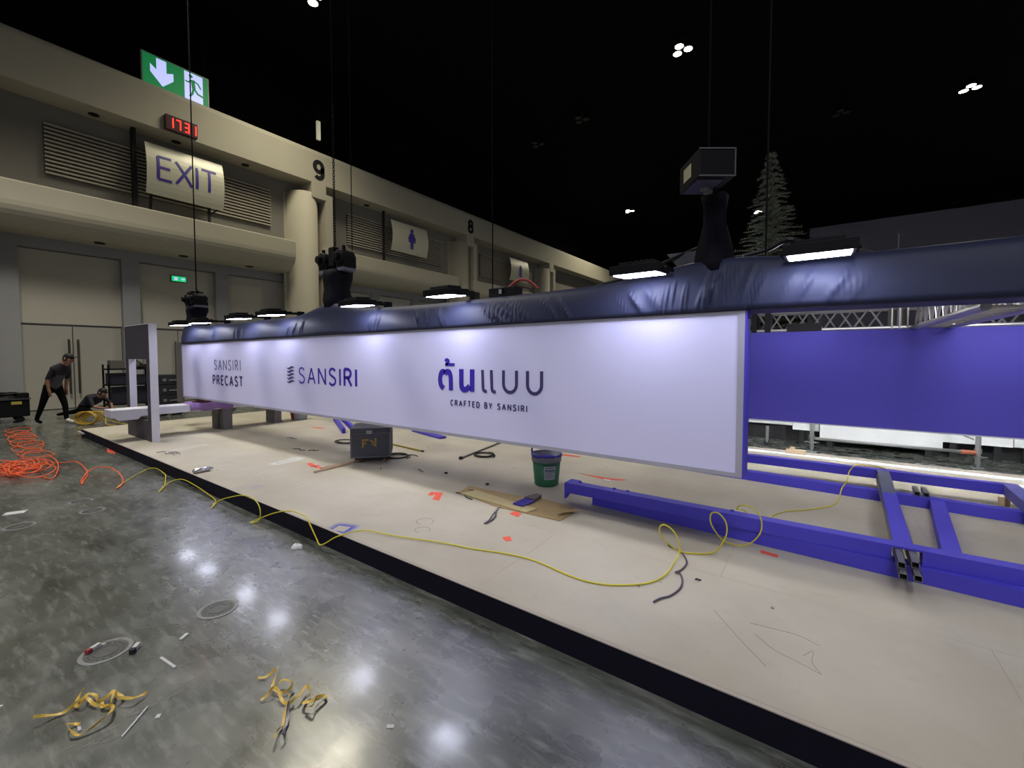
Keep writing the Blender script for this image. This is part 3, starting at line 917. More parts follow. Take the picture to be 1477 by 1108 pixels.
# ================================================================== HOISTS, CHAINS
def hoist_far(x, y, zb, zt, label):
    t = thing('chain_hoist', label, 'hoist', (x, y, zb))
    m = MB(); m.box((x - .17, y - .06, zt + .02), (x + .17, y + .14, zt + .10))
    for s in (-1, 1):
        m.lathe([(.06, -.11), (.10, -.10), (.10, .08), (.07, .10), (.05, .13)], (x + s * .2, y - .02, zt + .15), 14, axis='Y')
        m.lathe([(.05, -.16), (.05, -.10)], (x + s * .2, y - .02, zt + .15), 12, axis='Y')
        m.box((x + s * .2 - .09, y - .1, zt + .02), (x + s * .2 + .09, y + .08, zt + .16))
        m.tube([(x + s * .23, y - .06, zt + .22), (x + s * .23, y - .06, zt + .30)], .025, 8)
    m.box((x - .06, y - .10, zt + .05), (x + .06, y + .10, zt + .30))
    m.build('motor', M_BLACKMETAL, t, bevel=.008)
    m = MB()
    for s in (-1, 1): m.box((x + s * .2 - .075, y - .1, zt - .02), (x + s * .2 + .075, y + .08, zt + .02))
    m.build('grey_foot', mat('hoist_foot', (110, 108, 122), .5), t)
    m = MB(); vs = []; fs = []; n = 14; K = 7
    for j in range(K):
        s = j / (K - 1); z = zb - .03 + (zt + .03 - zb) * s
        for k in range(n):
            a = 2 * PI * k / n; r = .155 + .014 * math.sin(3 * a + 4 * s) + .012 * math.sin(9 * s)
            vs.append((x + r * math.copysign(abs(math.cos(a)) ** .6, math.cos(a)), y + r * math.copysign(abs(math.sin(a)) ** .6, math.sin(a)), z))
    for j in range(K - 1):
        for k in range(n): fs.append((j * n + k, j * n + (k + 1) % n, (j + 1) * n + (k + 1) % n, (j + 1) * n + k))
    fs += [tuple(range(n)), tuple(range((K - 1) * n, K * n))]
    m.add(vs, fs); m.build('cloth_sleeve', M_SLEEVE, t, smooth=True)
    return t


def chain(x, y, z0, z1, r, label, split=None, cat='chain'):
    """chain with real links up to split, a plain taut fall above it"""
    split = split or z0
    t = thing('hoist_chain', label, cat, (x, y, z0))
    m = MB(); z = z0; k = 0
    while z < split:
        d = Vector((1, 0, 0)) if k % 2 == 0 else Vector((0, 1, 0)); pts = []
        for q in range(8):
            a = 2 * PI * q / 8
            pts.append(Vector((x, y, z + .02)) + d * (.014 * math.cos(a)) + Vector((0, 0, .026 * math.sin(a))))
        m.tube(pts, .0045, 5, closed=True); z += .036; k += 1
    if m.v: m.build('links', M_CHAIN, t)
    MB().tube([(x, y, split), (x, y, (split + z1) / 2), (x, y, z1)], r, 6).build('fall', M_CHAIN, t)


hoist_far(-10.0, 3.38, 2.20, 2.56, 'black chain hoist at the far left end of the draped truss')
hoist_far(-5.23, 3.38, 2.26, 2.72, 'black twin-motor chain hoist on the draped truss before the columns')
chain(-10.0, 3.38, 2.84, 14.19, .011, 'thin black hoist chain in front of the EXIT panel', split=2.9)
chain(-5.29, 3.38, 3.0, 14.19, .010, 'black hoist chain passing just right of the numeral nine', split=4.9)
tag(MB().tube([(-4.91, 3.38, 2.95), (-4.91, 3.38, 14.19)], .006, 6).build('steel_rope', M_CHAIN), 'thin steel safety rope beside the second hoist chain', 'rope')
tag(MB().tube([(-4.63, 5.95, 2.12), (-4.63, 5.95, 14.19)], .010, 6).build('steel_rope', M_CHAIN), 'thin dark rope rising from the rear truss past the numeral eight', 'rope')
tag(MB().tube([(-.305, 3.36, 2.22), (-.305, 3.36, 14.19)], .006, 6).build('steel_rope', mat('grey_rope', (22, 22, 25), .8, spec=.1)), 'thin grey rope hanging in front of the fir tree', 'rope')

# nearest hoist: yawed rectangular body
t = thing('chain_hoist', 'nearest black box-shaped chain hoist with a pale label on its side', 'hoist', (-.62, 3.33, 2.2))
ang = math.atan2(.128, .18)
M = Matrix.Rotation(ang, 3, 'Z'); c = Vector((-.625, 3.06, 2.79))
m = MB(); m.obox(c, (.112, .15, .085), M); m.obox(c + Vector((0, 0, .09)), (.085, .11, .012), M)
m.obox(c + M @ Vector((0, -.152, 0)), (.108, .004, .082), M)
m.obox(c + Vector((0, 0, .11)), (.05, .05, .02), M)
m.build('motor', M_BLACKMETAL, t, bevel=.01)
m = MB()
for dx, dz, hx, hz in ((0, .082, .112, .004), (0, -.082, .112, .004), (.109, 0, .004, .085)): m.obox(c + M @ Vector((dx, -.158, dz)), (hx, .003, hz), M)
m.build('frame_edge', mat('hoist_edge_grey', (96, 96, 100), .5, .3), t)
MB().obox(c + M @ Vector((-.1135, .02, .0)), (.002, .055, .042), M).build('label', mat('yellowed_label', (186, 184, 150), .6), t)
m = MB()
for dx, dy in ((.0, .02), (.05, .08)): m.lathe([(.016, -.02), (.03, -.018), (.03, .0)], c + M @ Vector((dx, dy, -.085)), 12)
m.build('pulley', M_GALV, t)
MB().obox(c + M @ Vector((-.02, .01, -.088)), (.08, .12, .004), M).build('base_plate', mat('hoist_base_violet', (74, 68, 86), .5), t)
m = MB(); vs = []; fs = []; n = 16; K = 9
for j in range(K):
    s = j / (K - 1); z = 2.18 + (2.72 - 2.18) * s
    for k in range(n):
        a = 2 * PI * k / n; r = .085 + .012 * math.sin(4 * a + 5 * s) + .010 * math.sin(7 * s) + (.05 * (1 - s) ** 3)
        vs.append((-.62 + r * math.cos(a), 3.34 + r * math.sin(a), z))
for j in range(K - 1):
    for k in range(n): fs.append((j * n + k, j * n + (k + 1) % n, (j + 1) * n + (k + 1) % n, (j + 1) * n + k))
fs += [tuple(range(n)), tuple(range((K - 1) * n, K * n))]
m.add(vs, fs); m.build('cloth_sleeve', M_SLEEVE, t, smooth=True)
chain(-.62, 3.1, 2.90, 14.19, .006, 'dark hoist chain above the nearest hoist')
# folded grey sheet and loose cable on top of the cloth
m = MB(); m.prism([(-.988, 2.394), (-.731, 2.393), (-.715, 2.36), (-.745, 2.30), (-.80, 2.27), (-.885, 2.255)], (0, 3.5, 0), (1, 0, 0), (0, 0, 1), .012)
g = tag(m.build('grey_sheet', mat('grey_sheet', (84, 84, 92), .5), bevel=.004), 'folded grey sheet propped on the cloth left of the nearest hoist', 'sheet')
g.rotation_euler = (0, 0, 0)
pts = catmull([(-1.55, 3.40, 2.19), (-1.3, 3.46, 2.24), (-1.05, 3.42, 2.30), (-.85, 3.5, 2.39), (-.72, 3.48, 2.42), (-.66, 3.44, 2.44)], 6)
tag(MB().tube(pts, .012, 6).build('power_cable', M_BLACKCABLE), 'black power cable sagging along the cloth left of the nearest hoist', 'cable')
pts = catmull([(-.45, 3.45, 2.30), (-.3, 3.5, 2.34), (-.18, 3.42, 2.37), (-.05, 3.5, 2.33), (.12, 3.45, 2.27), (.3, 3.5, 2.22)], 6)
tag(MB().tube(pts, .018, 6).build('power_cable', M_BLACKCABLE), 'black power cable bundled on the cloth right of the nearest hoist', 'cable')
m = MB(); m.box((-2.62, 3.3, 2.16), (-2.30, 3.42, 2.25)); m.box((-2.5, 3.28, 2.2), (-2.44, 3.3, 2.24))
pb = tag(m.build('junction_box', M_BLACKMETAL, bevel=.008), 'black power box on the truss right of the middle floodlight', 'power box')
MB().box((-2.475, 3.272, 2.185), (-2.445, 3.281, 2.225)).build('socket', mat('grey_socket', (150, 150, 156), .5), pb)
tag(MB().tube(catmull([(-2.42, 3.36, 2.25), (-2.3, 3.36, 2.31), (-2.2, 3.38, 2.29), (-2.12, 3.4, 2.22)], 5), .014, 6).build('red_cable', M_RED), 'short dull red cable looped on the truss power box', 'cable')

# ================================================================== REAR TRUSS, CROSS TRUSS, BLUE PANEL
def truss_x(t, x0, x1, y0, y1, z0, z1, pitch=.254):
    for (y, z) in ((y0, z0), (y0, z1), (y1, z0), (y1, z1)):
        MB().tube([(x0, y, z), (x1, y, z)], .024, 10).build('chord', M_ALU, t)
    dm = None
    n = int((x1 - x0) / pitch)
    for y, ph in ((y0, 0), (y1, .5)):
        for k in range(n):
            a = x0 + (k + ph) * pitch
            for (p, q) in (((a, z0), (a + pitch / 2, z1)), ((a + pitch / 2, z1), (a + pitch, z0))):
                if q[0] > x1: continue
                key = p[1] < q[1]
                MB().tube([(p[0], y, p[1]), (q[0], y, q[1])], .0095, 6, caps=False).build('brace', M_ALU, t)


rt = thing('rear_truss', 'aluminium box truss running above the deep blue rear panel', 'truss', (-2, 6, 1.86))
truss_x(rt, -.98, .62, 5.86, 6.08, 1.885, 2.10)
truss_x(rt, 1.08, 3.2, 5.86, 6.08, 1.885, 2.10)
m = MB()
for x in (.60, .66, .72, 1.06): m.box((x - .006, 5.83, 1.86), (x + .006, 6.11, 2.125))
for y in (5.86, 6.08):
    for z in (1.885, 2.10): m.tube([(.6, y, z), (1.1, y, z)], .026, 10)
for y in (5.86, 6.08): m.tube([(.66, y, 1.885), (.66, y, 2.10)], .024, 8)
m.build('corner_block', M_ALU, rt)
MB().box((-9.9, 5.84, 1.87), (-.99, 6.10, 2.12)).build('wrapped_length', M_CLOTH, rt)
m = MB(); m.box((-.66, 5.82, 1.84), (-.60, 6.12, 2.14)); m.box((-.52, 5.82, 1.84), (-.46, 6.12, 2.14)); m.build('clamp_strap', M_BLACK, rt)
MB().box((-.30, 5.80, 1.86), (.02, 5.835, 1.96)).build('lamp_box', M_BLACK, rt)  # black box standing for the dark lamp that hangs here

ct = thing('cross_truss', 'bright aluminium cross truss reaching from the rear truss toward the draped one', 'truss', (.9, 4.7, 1.86))
for x in (.78, 1.02):
    for z in (1.885, 2.10):
        MB().tube([(x, 3.62, z), (x, 5.84, z)], .026, 10).build('chord', M_ALU, ct)
for k in range(9):
    y = 3.64 + k * .245
    for x in (.78, 1.02):
        MB().tube([(x, y, 1.885), (x, y + .122, 2.10)], .0095, 6, caps=False).build('brace', M_ALU, ct)
        MB().tube([(x, y + .122, 2.10), (x, y + .245, 1.885)], .0095, 6, caps=False).build('brace', M_ALU, ct)
    for z in (1.885, 2.10):
        MB().tube([(.78, y, z), (1.02, y + .122, z)], .0095, 6, caps=False).build('brace', M_ALU, ct)
        MB().tube([(1.02, y + .122, z), (.78, y + .245, z)], .0095, 6, caps=False).build('brace', M_ALU, ct)

bp_ = thing('rear_fascia_panel', 'deep blue hanging fascia panel behind the right end of the sign', 'panel', (-2, 5.78, .87))
MB().box((-9.9, 5.75, .862), (3.4, 5.82, 1.868)).build('face', M_BLUEPANEL, bp_)
MB().box((-9.9, 5.745, .852), (3.4, 5.825, .864)).build('bottom_edge', M_TRIM, bp_)
# work lights of the ring: one on the back of the draped truss, a row under the rear truss, a row outside it
def work_light(x, y, z, tilt, label, w=.14, d=.10, panel=None):
    t = thing('work_light', label, 'work light', (x, y, z), 'LED work lights of the ring')
    M = Matrix.Rotation(math.radians(tilt), 3, 'X'); c = Vector((x, y, z))
    MB().obox(c + M @ Vector((0, 0, .03)), (w + .02, d + .02, .025), M).build('housing', M_BLACKMETAL, t, bevel=.006)
    MB().obox(c + M @ Vector((0, 0, .002)), (w, d, .002), M).build('led_panel', panel or M_WORK, t)
    MB().beam((x, y, z + .04), (x, y + (.52 if 4 < y < 6 else -.24 if y > 6 else -.12), z + (-.09 if 4 < y < 6 else .10)), .03, .02).build('bracket', M_BLACKMETAL, t)


M_WORK = emit_mat('work_light_led', (.95, .95, 1.0), 40.0)
M_WORK_STRONG = emit_mat('strong_work_light_led', (.97, .98, 1.0), 310.0)
work_light(1.30, 3.72, 1.93, 60, 'work light on the back of the draped truss beside the cross truss')
work_light(-.15, 5.36, 2.24, -32, 'work light over the rear truss just right of the sign end')
work_light(1.35, 5.36, 2.24, -32, 'work light over the rear truss near the cross truss')
work_light(-2.3, 5.40, 2.20, -28, 'work light over the rear truss behind the violet wordmark')
work_light(-4.3, 5.40, 2.20, -28, 'work light over the rear truss behind the sign middle')
work_light(-6.4, 5.40, 2.20, -28, 'work light over the rear truss behind the wave emblem')
work_light(-8.6, 5.40, 2.20, -28, 'work light over the rear truss behind the word precast')
for x, l in ((-6.5, 'leftmost'), (-2.9, 'second'), (-.4, 'third'), (1.4, 'fourth'), (3.0, 'rightmost')):
    work_light(x, 6.32, 2.16, 70, l + ' work light on the outer side of the rear truss', panel=M_WORK_STRONG)

# ================================================================== BLUE TUBE FRAMES LYING ON THE PLATFORM
PZT = PZ + .0015
lf = thing('lower_blue_frame', 'lower blue steel frame lying flat on the platform at right', 'frame', (0, 4.7, PZT))


def rotbox(m, x0, x1, y, w, z0, z1, slope):
    """beam along X whose front edge lies at y + slope*x"""
    p = [(x0, y + slope * x0), (x1, y + slope * x1), (x1, y + w + slope * x1), (x0, y + w + slope * x0)]
    m.add([(a, b, z0) for a, b in p] + [(a, b, z1) for a, b in p], [(0, 3, 2, 1), (4, 5, 6, 7), (0, 1, 5, 4), (1, 2, 6, 5), (2, 3, 7, 6), (3, 0, 4, 7)])
    return m


rotbox(MB(), -1.765, 2.6, 3.735, .105, PZT, .252, -.060).build('front_beam', M_BLUE, lf)
rotbox(MB(), -1.765, 2.6, 5.62, .105, PZT, .252, -.058).build('rear_beam', M_BLUE, lf)


def ybeam(m, x0, y0, x1, y1, w, z0, z1):
    m.add([(x0, y0, z0), (x0 + w, y0, z0), (x1 + w, y1, z0), (x1, y1, z0), (x0, y0, z1), (x0 + w, y0, z1), (x1 + w, y1, z1), (x1, y1, z1)],
          [(0, 3, 2, 1), (4, 5, 6, 7), (0, 1, 5, 4), (1, 2, 6, 5), (2, 3, 7, 6), (3, 0, 4, 7)])
    return m


ybeam(MB(), .70, 3.84, .888, 5.555, .10, PZT, .2518).build('cross_beam', M_BLUE, lf)
uf = thing('upper_blue_frame', 'upper blue steel frame stacked on the lower frame at right', 'frame', (0, 4.9, .253))
ZU0, ZU1 = .2535, .35
m = MB().box((-2.02, 3.742, ZU0), (.425, 3.845, ZU1)); m.box((.425, 3.742, .338), (.575, 3.845, ZU1)); m.box((.575, 3.742, ZU0), (2.6, 3.845, ZU1))
m.build('front_beam', M_BLUE, uf)
# mitred end foot at the left end
m = MB(); m.add([(-2.02, 3.742, .19), (-1.99, 3.742, .20), (-1.99, 3.845, .25), (-2.02, 3.845, .25), (-2.02, 3.742, ZU0), (-1.99, 3.742, ZU0), (-1.99, 3.845, ZU0), (-2.02, 3.845, ZU0)],
                [(0, 3, 2, 1), (4, 5, 6, 7), (0, 1, 5, 4), (1, 2, 6, 5), (2, 3, 7, 6), (3, 0, 4, 7)]); m.build('end_foot', M_BLUE, uf)
MB().box((-1.3, 6.14, ZU0), (1.50, 6.24, ZU1)).build('rear_beam', M_BLUE, uf)
cb = MB()
cb.cur = 0; ybeam(cb, .440, 3.846, .505, 5.17, .10, .335, ZU1)
cb.cur = 1; ybeam(cb, .505, 5.17, .553, 6.14, .10, .335, ZU1)
cb.build('cross_beam', [M_BLUE, mat('scuffed_blue_steel', (112, 116, 146), .45, .4, var=.3, scale=8)], uf)
ybeam(MB(), 1.38, 3.846, 1.50, 6.24, .11, ZU0, ZU1 + .002).build('end_beam', mat('scuffed_blue_paint', (96, 94, 170), .5, var=.2), uf)
MB().box((-2.02, 3.846, ZU0), (-1.92, 3.90, ZU1)).build('corner_stub', M_BLUE, uf)
MB().box((1.44, 6.02, PZT), (1.475, 6.055, ZU0)).build('support_stub', M_TIMBER, uf)
MB().box((1.50, 6.1, PZT), (1.535, 6.135, ZU0)).build('support_stub', M_TIMBER, uf)
for x in (-1.9, -1.55, -1.42, -.55): MB().box((x, 3.82, .350), (x + .025, 3.84, .360)).build('lug', M_BLUE, uf)

# square steel tubes passing through the frame
def sq_tube(p, q, w, label):
    p, q = Vector(p), Vector(q); d = (q - p); L = d.length; M = d.to_track_quat('Y', 'Z').to_matrix(); tw = .0035
    m = MB(); c = (p + q) / 2
    for sx, sz, hx, hz in ((-1, 0, tw / 2, w / 2), (1, 0, tw / 2, w / 2), (0, -1, w / 2, tw / 2), (0, 1, w / 2, tw / 2)):
        m.obox(c + M @ Vector((sx * (w / 2 - tw / 2), 0, sz * (w / 2 - tw / 2))), (hx, L / 2, hz), M)
    tag(m.build('square_tube', M_STEEL), label, 'steel tube', 'bare square tubes through the blue frame')


for (x, z, y0, y1, l) in ((.446, .316, 3.50, 6.0, 'upper left bare square tube'), (.515, .316, 3.55, 6.05, 'upper right bare square tube'),
                          (.446, .274, 3.43, 6.0, 'lower left bare square tube'), (.515, .274, 3.45, 6.05, 'lower right bare square tube')):
    sq_tube((x, y0, z), (x + .11, y1, z), .039, l + ' of the four poking through the blue frame')
for x, l in ((.80, 'left'), (.865, 'right')):
    sq_tube((x + .005, 5.60, .274), (x + .02, 5.86, .274), .039, l + ' short bare tube end behind the second blue cross beam')

# second blue frame behind the sign (two slanting pieces seen left of the crate)
for k, (a, b) in enumerate((((-8.9, 5.60, .20), (-7.2, 4.72, .20)), ((-8.8, 5.72, .20), (-7.05, 4.86, .20)))):
    tag(MB().beam(a, b, .06, .097).build('blue_tube', M_BLUE), ('nearer' if k == 0 else 'farther') + ' blue steel tube lying behind the crate', 'tube')
tag(MB().beam((-9.4, 6.3, .20), (-11.6, 6.5, .20), .5, .097).build('blue_board', M_BLUEPANEL), 'dark blue board lying on the platform below the far end of the sign', 'board')
tag(MB().beam((-6.3, 5.66, .17), (-5.33, 5.42, .17), .14, .035).build('blue_board', M_BLUEPANEL), 'narrow dark blue board under the middle of the sign', 'board')

# ================================================================== PRECAST MOCK-UP BOARD AND BENCH (left)
YB0, YB1 = 2.37, 2.47
mk = thing('portal_board', 'tall grey upright board with a square opening at the platform end', 'board', (-9.75, 2.42, PZT))
xl, xr, ox0, ox1, zt = -10.40, -9.06, -10.215, -9.245, 2.13
m = MB()
m.box((xl, YB0, PZT), (xr, YB1, .50)); m.box((xl, YB0, 1.545), (xr, YB1, zt)); m.box((xl, YB0, .50), (ox0, YB1, 1.545)); m.box((ox1, YB0, .50), (xr, YB1, 1.545))
m.build('face_board', M_PRECAST_D, mk)
MB().box((xr, YB0 - .004, PZT), (xr + .012, YB1 + .004, zt + .012)).build('lit_edge', M_PRECAST_L, mk)  # right side, top and jamb: lamplight put in as pale slabs
MB().box((xl, YB0 - .004, zt), (xr, YB1 + .004, zt + .012)).build('top_edge', M_PRECAST_L, mk)
MB().box((ox0, YB0, .50), (ox0 + .01, YB1, 1.545)).build('lit_reveal', M_PRECAST_L, mk)

bn = thing('bench', 'long pale bench plank threaded through the grey portal board', 'bench', (-9.75, 3.3, PZT))
MB().box((-9.95, 1.96, .565), (-9.50, 5.0, .69)).build('plank', M_PRECAST_L, bn)
m = MB(); m.box((-9.94, 3.565, PZT), (-9.68, 3.60, .56)); m.box((-9.70, 3.60, PZT), (-9.50, 3.76, .56)); m.box((-9.94, 3.60, PZT), (-9.9, 3.76, .56)); m.build('leg', M_BENCHLEG, bn)
m = MB(); m.prism([(0, 0), (.35, 0), (.30, -.05), (.05, -.05)], (-9.52, 2.0, .565), (0, 1, 0), (0, 0, 1), .02); m.box((-9.93, 2.05, .535), (-9.54, 2.33, .564)); m.build('batten', M_PRECAST_L, bn)
MB().prism([(0, .0), (.12, 0), (.0, -.12)], (-9.6, 3.77, .56), (0, 1, 0), (0, 0, 1), .02).build('gusset', M_BENCHLEG, bn)
MB().prism([(0, .0), (-.12, 0), (.0, -.12)], (-9.6, 3.56, .56), (0, 1, 0), (0, 0, 1), .02).build('gusset', M_BENCHLEG, bn)
m = MB(); m.box((-9.93, 4.6, PZT), (-9.55, 4.75, .56)); m.build('leg', M_BENCHLEG, bn)


def lump(cx, cy, cz, rx, ry, rz, seed, n=14, k=7, flat=True):
    m = MB(); vs = []; fs = []
    for j in range(k + 1):
        ph = (PI / 2) * j / k if flat else -PI / 2 + PI * j / k
        for i in range(n):
            a = 2 * PI * i / n
            f = 1 + .22 * math.sin(3 * a + seed) * math.cos(ph) + .12 * math.sin(5 * a + seed * 2 + 3 * ph)
            vs.append((cx + rx * f * math.cos(a) * math.cos(ph), cy + ry * f * math.sin(a) * math.cos(ph), cz + rz * math.sin(ph) * (1 + .15 * math.sin(a * 2 + seed))))
    for j in range(k):
        for i in range(n): fs.append((j * n + i, j * n + (i + 1) % n, (j + 1) * n + (i + 1) % n, (j + 1) * n + i))
    fs += [tuple(reversed(range(n))), tuple(range(k * n, k * n + n))]
    return m.add(vs, fs)


m = MB()
vs = []; fs = []; nx, ny = 8, 16
for j in range(ny + 1):
    for i in range(nx + 1):
        u, v = i / nx, j / ny; x = -9.92 + .44 * u; z = .697 + .014 * math.sin(9 * v + 4 * u) ** 2
        y = 3.06 + .72 * v
        if i == nx: x = -9.488; z = .57 + .02 * math.sin(13 * v)
        if i == nx - 1: x = -9.49; z = .70
        vs.append((x, y, z))
for j in range(ny):
    for i in range(nx):
        a = j * (nx + 1) + i; fs.append((a, a + 1, a + nx + 2, a + nx + 1))
m.add(vs, fs); o = m.build('purple_cloth', M_PURPLE, smooth=True)
so = o.modifiers.new('thick', 'SOLIDIFY'); so.thickness = .006; so.offset = 1
tag(o, 'purple cloth laid over the bench under the sign end', 'cloth')
tag(lump(-9.68, 3.34, .713, .12, .16, .05, 1.3).build('brown_rag', M_BROWN, smooth=True), 'crumpled brown rag on the purple cloth on the bench', 'rag')

# ================================================================== CRATE, BUCKET AND THINGS ON THE PLATFORM
cr = thing('tool_crate', 'dark grey tool crate with yellow tape marks on a dolly under the sign', 'crate', (-5.1, 3.75, PZT))
A = Vector((-5.06, 3.42, 0)); ux = Vector((.34, .37, 0)).normalized(); uy = Vector((-ux.y, ux.x, 0)); LX, LY = .50, .48
MC = Matrix((ux, uy, (0, 0, 1))).transposed()


def cbox(m, a, b):
    m2 = MB().box(a, b)
    m.add([A + MC @ p for p in m2.v], m2.f); return m


cbox(MB(), (0, 0, .232), (LX, LY, .56)).build('body', M_CRATE, cr, bevel=.006)
cbox(MB(), (-.008, -.008, .565), (LX + .008, LY + .008, .632)).build('lid', M_CRATE, cr, bevel=.006)
m = MB()
cbox(m, (-.010, -.010, .555), (LX + .010, LY + .010, .565)); cbox(m, (-.008, -.008, .232), (LX + .008, LY + .008, .245))
for x, y in ((0, 0), (LX, 0), (0, LY), (LX, LY)): cbox(m, (x - .009, y - .009, .24), (x + .009, y + .009, .56))
m.build('edge_profile', M_CRATEEDGE, cr)
cbox(MB(), (.2, -.018, .555), (.27, -.008, .60)).build('latch', M_GALV, cr)
m = MB()
O = A + Vector((0, 0, .37)) + MC @ Vector((.15, -.001, 0)); nf = MC @ Vector((0, -1, 0))
for st in ([(0, 0), (0, .10), (.075, .10)], [(.0, .055), (.045, .055)], [(.165, .12), (.165, .02), (.12, .05)], [(.10, .10), (.14, .06)]): stroke(m, st, .012, O, ux, (0, 0, 1), nf, .002)
m.build('tape_mark', M_YTAPE, cr)
m = MB(); cbox(m, (.04, .04, .20), (LX - .04, LY - .04, .23)); m.build('dolly', M_BLACK, cr)
m = MB()
for x, y in ((.08, .08), (LX - .08, .08), (.08, LY - .08), (LX - .08, LY - .08)):
    c = A + MC @ Vector((x, y, PZT + .026)); m.lathe([(.022, -.012), (.026, -.008), (.026, .008), (.022, .012)], c, 12, axis='Y')
    cbox(m, (x - .012, y - .016, PZT + .03), (x + .012, y + .016, .20))
m.build('caster', M_RUST, cr)

BX, BY = -2.48, 4.17
bk = thing('paint_bucket', 'green paint bucket with blue paint on its rim and a grey label', 'bucket', (BX, BY, PZT))
MB().lathe([(.128, PZT), (.136, PZT + .012), (.158, PZT + .27), (.152, PZT + .27), (.13, PZT + .02)], (BX, BY, 0), 32).build('body', M_BUCKET, bk, smooth=True)
MB().lathe([(.158, PZT + .268), (.167, PZT + .272), (.171, PZT + .335), (.174, PZT + .345), (.168, PZT + .35), (.160, PZT + .345), (.154, PZT + .272)], (BX, BY, 0), 32).build('rim', M_BUCKETBAND, bk, smooth=True)
MB().lathe([(.01, PZT + .30), (.158, PZT + .30), (.158, PZT + .302), (.01, PZT + .303)], (BX, BY, 0), 32).build('paint_surface', M_BLUEPAINT, bk)
m = MB(); vs = []; fs = []; n = 40
for k in range(n):
    a = 2 * PI * k / n; d = .004 + .016 * max(0, math.sin(3 * a + 1)) + .008 * math.sin(7 * a) ** 2
    for r, z in ((.1605, PZT + .352), (.1755, PZT + .352), (.1755, PZT + .347 - d), (.159, PZT + .31)): vs.append((BX + r * math.cos(a), BY + r * math.sin(a), z))
for k in range(n):
    for q in range(3): fs.append((k * 4 + q, ((k + 1) % n) * 4 + q, ((k + 1) % n) * 4 + q + 1, k * 4 + q + 1))
m.add(vs, fs); m.build('paint_drips', M_BLUEPAINT, bk, smooth=True)


def cyl_patch(a0, a1, z0, z1, r0, r1, name, material, parent, n=10):
    m = MB(); vs = []; fs = []
    for i in range(n + 1):
        a = a0 + (a1 - a0) * i / n
        for r, z in ((r0, z0), (r1, z1)):
            for e in (0, .002): vs.append((BX + (r + e) * math.cos(a), BY + (r + e) * math.sin(a), z))
    for i in range(n):
        a = i * 4; b = a + 4
        fs += [(a + 1, b + 1, b + 3, a + 3), (a, a + 2, b + 2, b), (a, b, b + 1, a + 1), (a + 2, a + 3, b + 3, b + 2)]
    fs += [(0, 1, 3, 2), (n * 4, n * 4 + 2, n * 4 + 3, n * 4 + 1)]
    return m.add(vs, fs).build(name, material, parent)


af = math.atan2(-BY, -BX) + .25
lb = cyl_patch(af - .42, af + .42, PZT + .085, PZT + .235, .1425, .1545, 'label', M_LABEL, bk)
cyl_patch(af - .5, af + .5, PZT + .240, PZT + .252, .1555, .1565, 'label_band', mat('dark_green_band', (24, 66, 48), .5), bk)
for (a0, a1, z0, z1) in ((-.34, -.22, .175, .20), (-.18, -.10, .175, .20), (-.06, .06, .175, .20), (.10, .18, .175, .20), (.22, .34, .175, .20), (-.36, .36, .165, .169), (-.34, .3, .148, .152), (-.34, .2, .134, .138), (-.34, .34, .120, .124), (-.34, .1, .106, .11), (-.3, .3, .214, .222)):
    q = lambda z: .1425 + (.1545 - .1425) * (z - .085) / .15 + .002
    cyl_patch(af + a0, af + a1, PZT + z0, PZT + z1, q(z0), q(z1), 'label_print', mat('label_ink', (70, 80, 84), .6), lb, 3)
m = MB(); m.tube(catmull([(BX - .168, BY - .02, PZT + .31), (BX - .178, BY - .03, PZT + .36), (BX - .172, BY - .03, PZT + .40)], 4), .011, 6); m.build('stirring_stick', M_BLUEPAINT, bk)

# cardboard, tools
m = MB(); m.prism([(-3.08, 3.36), (-2.47, 3.245), (-1.82, 3.285), (-1.80, 3.46), (-1.86, 3.66), (-2.2, 3.70), (-2.52, 3.63), (-3.13, 3.60)], (0, 0, PZT), X_, (0, 1, 0), .005)
tag(m.build('cardboard_sheet', M_CARD), 'brown cardboard sheet lying on the platform in front of the bucket', 'cardboard')
m = MB(); m.prism([(-3.02, 3.33), (-2.16, 3.265), (-2.12, 3.40), (-2.95, 3.50)], (0, 0, PZT + .0065), X_, (0, 1, 0), .008)
tag(m.build('plywood_offcut', M_CARD2), 'pale plywood offcut on the near edge of the cardboard', 'board')
for k, (a, b, w) in enumerate((((-1.90, 3.40), (-1.80, 3.56), .07),)):
    m = MB()
    for j in range(5): m.beam((a[0] + .012 * j, a[1] + .01 * j, PZT + .012 + .006 * j), (b[0] + .012 * j, b[1] - .006 * j, PZT + .012 + .006 * j), .03, .003)
    tag(m.build('torn_cardboard', M_CARD), 'torn curled cardboard flap at the right end of the sheet', 'cardboard')
br = thing('wide_paintbrush', 'wide brush caked in blue paint lying on the cardboard', 'brush', (-2.30, 3.52, PZT + .006))
m = MB(); m.prism([(-.065, -.13), (.055, -.13), (.065, .06), (-.06, .06)], (-2.31, 3.49, PZT + .008), X_, (0, 1, 0), .022); m.build('bristles', M_BLUEPAINT, br, bevel=.004)
m = MB(); m.prism([(-.06, .06), (.065, .06), (.06, .12), (.05, .22), (-.02, .22), (-.05, .12)], (-2.31, 3.49, PZT + .010), X_, (0, 1, 0), .03); m.build('handle_block', mat('stained_brush_wood', (84, 70, 72), .6), br, bevel=.004)
pl = thing('cutting_pliers', 'small grey pliers lying open by the cardboard edge', 'pliers', (-2.36, 3.03, PZT))
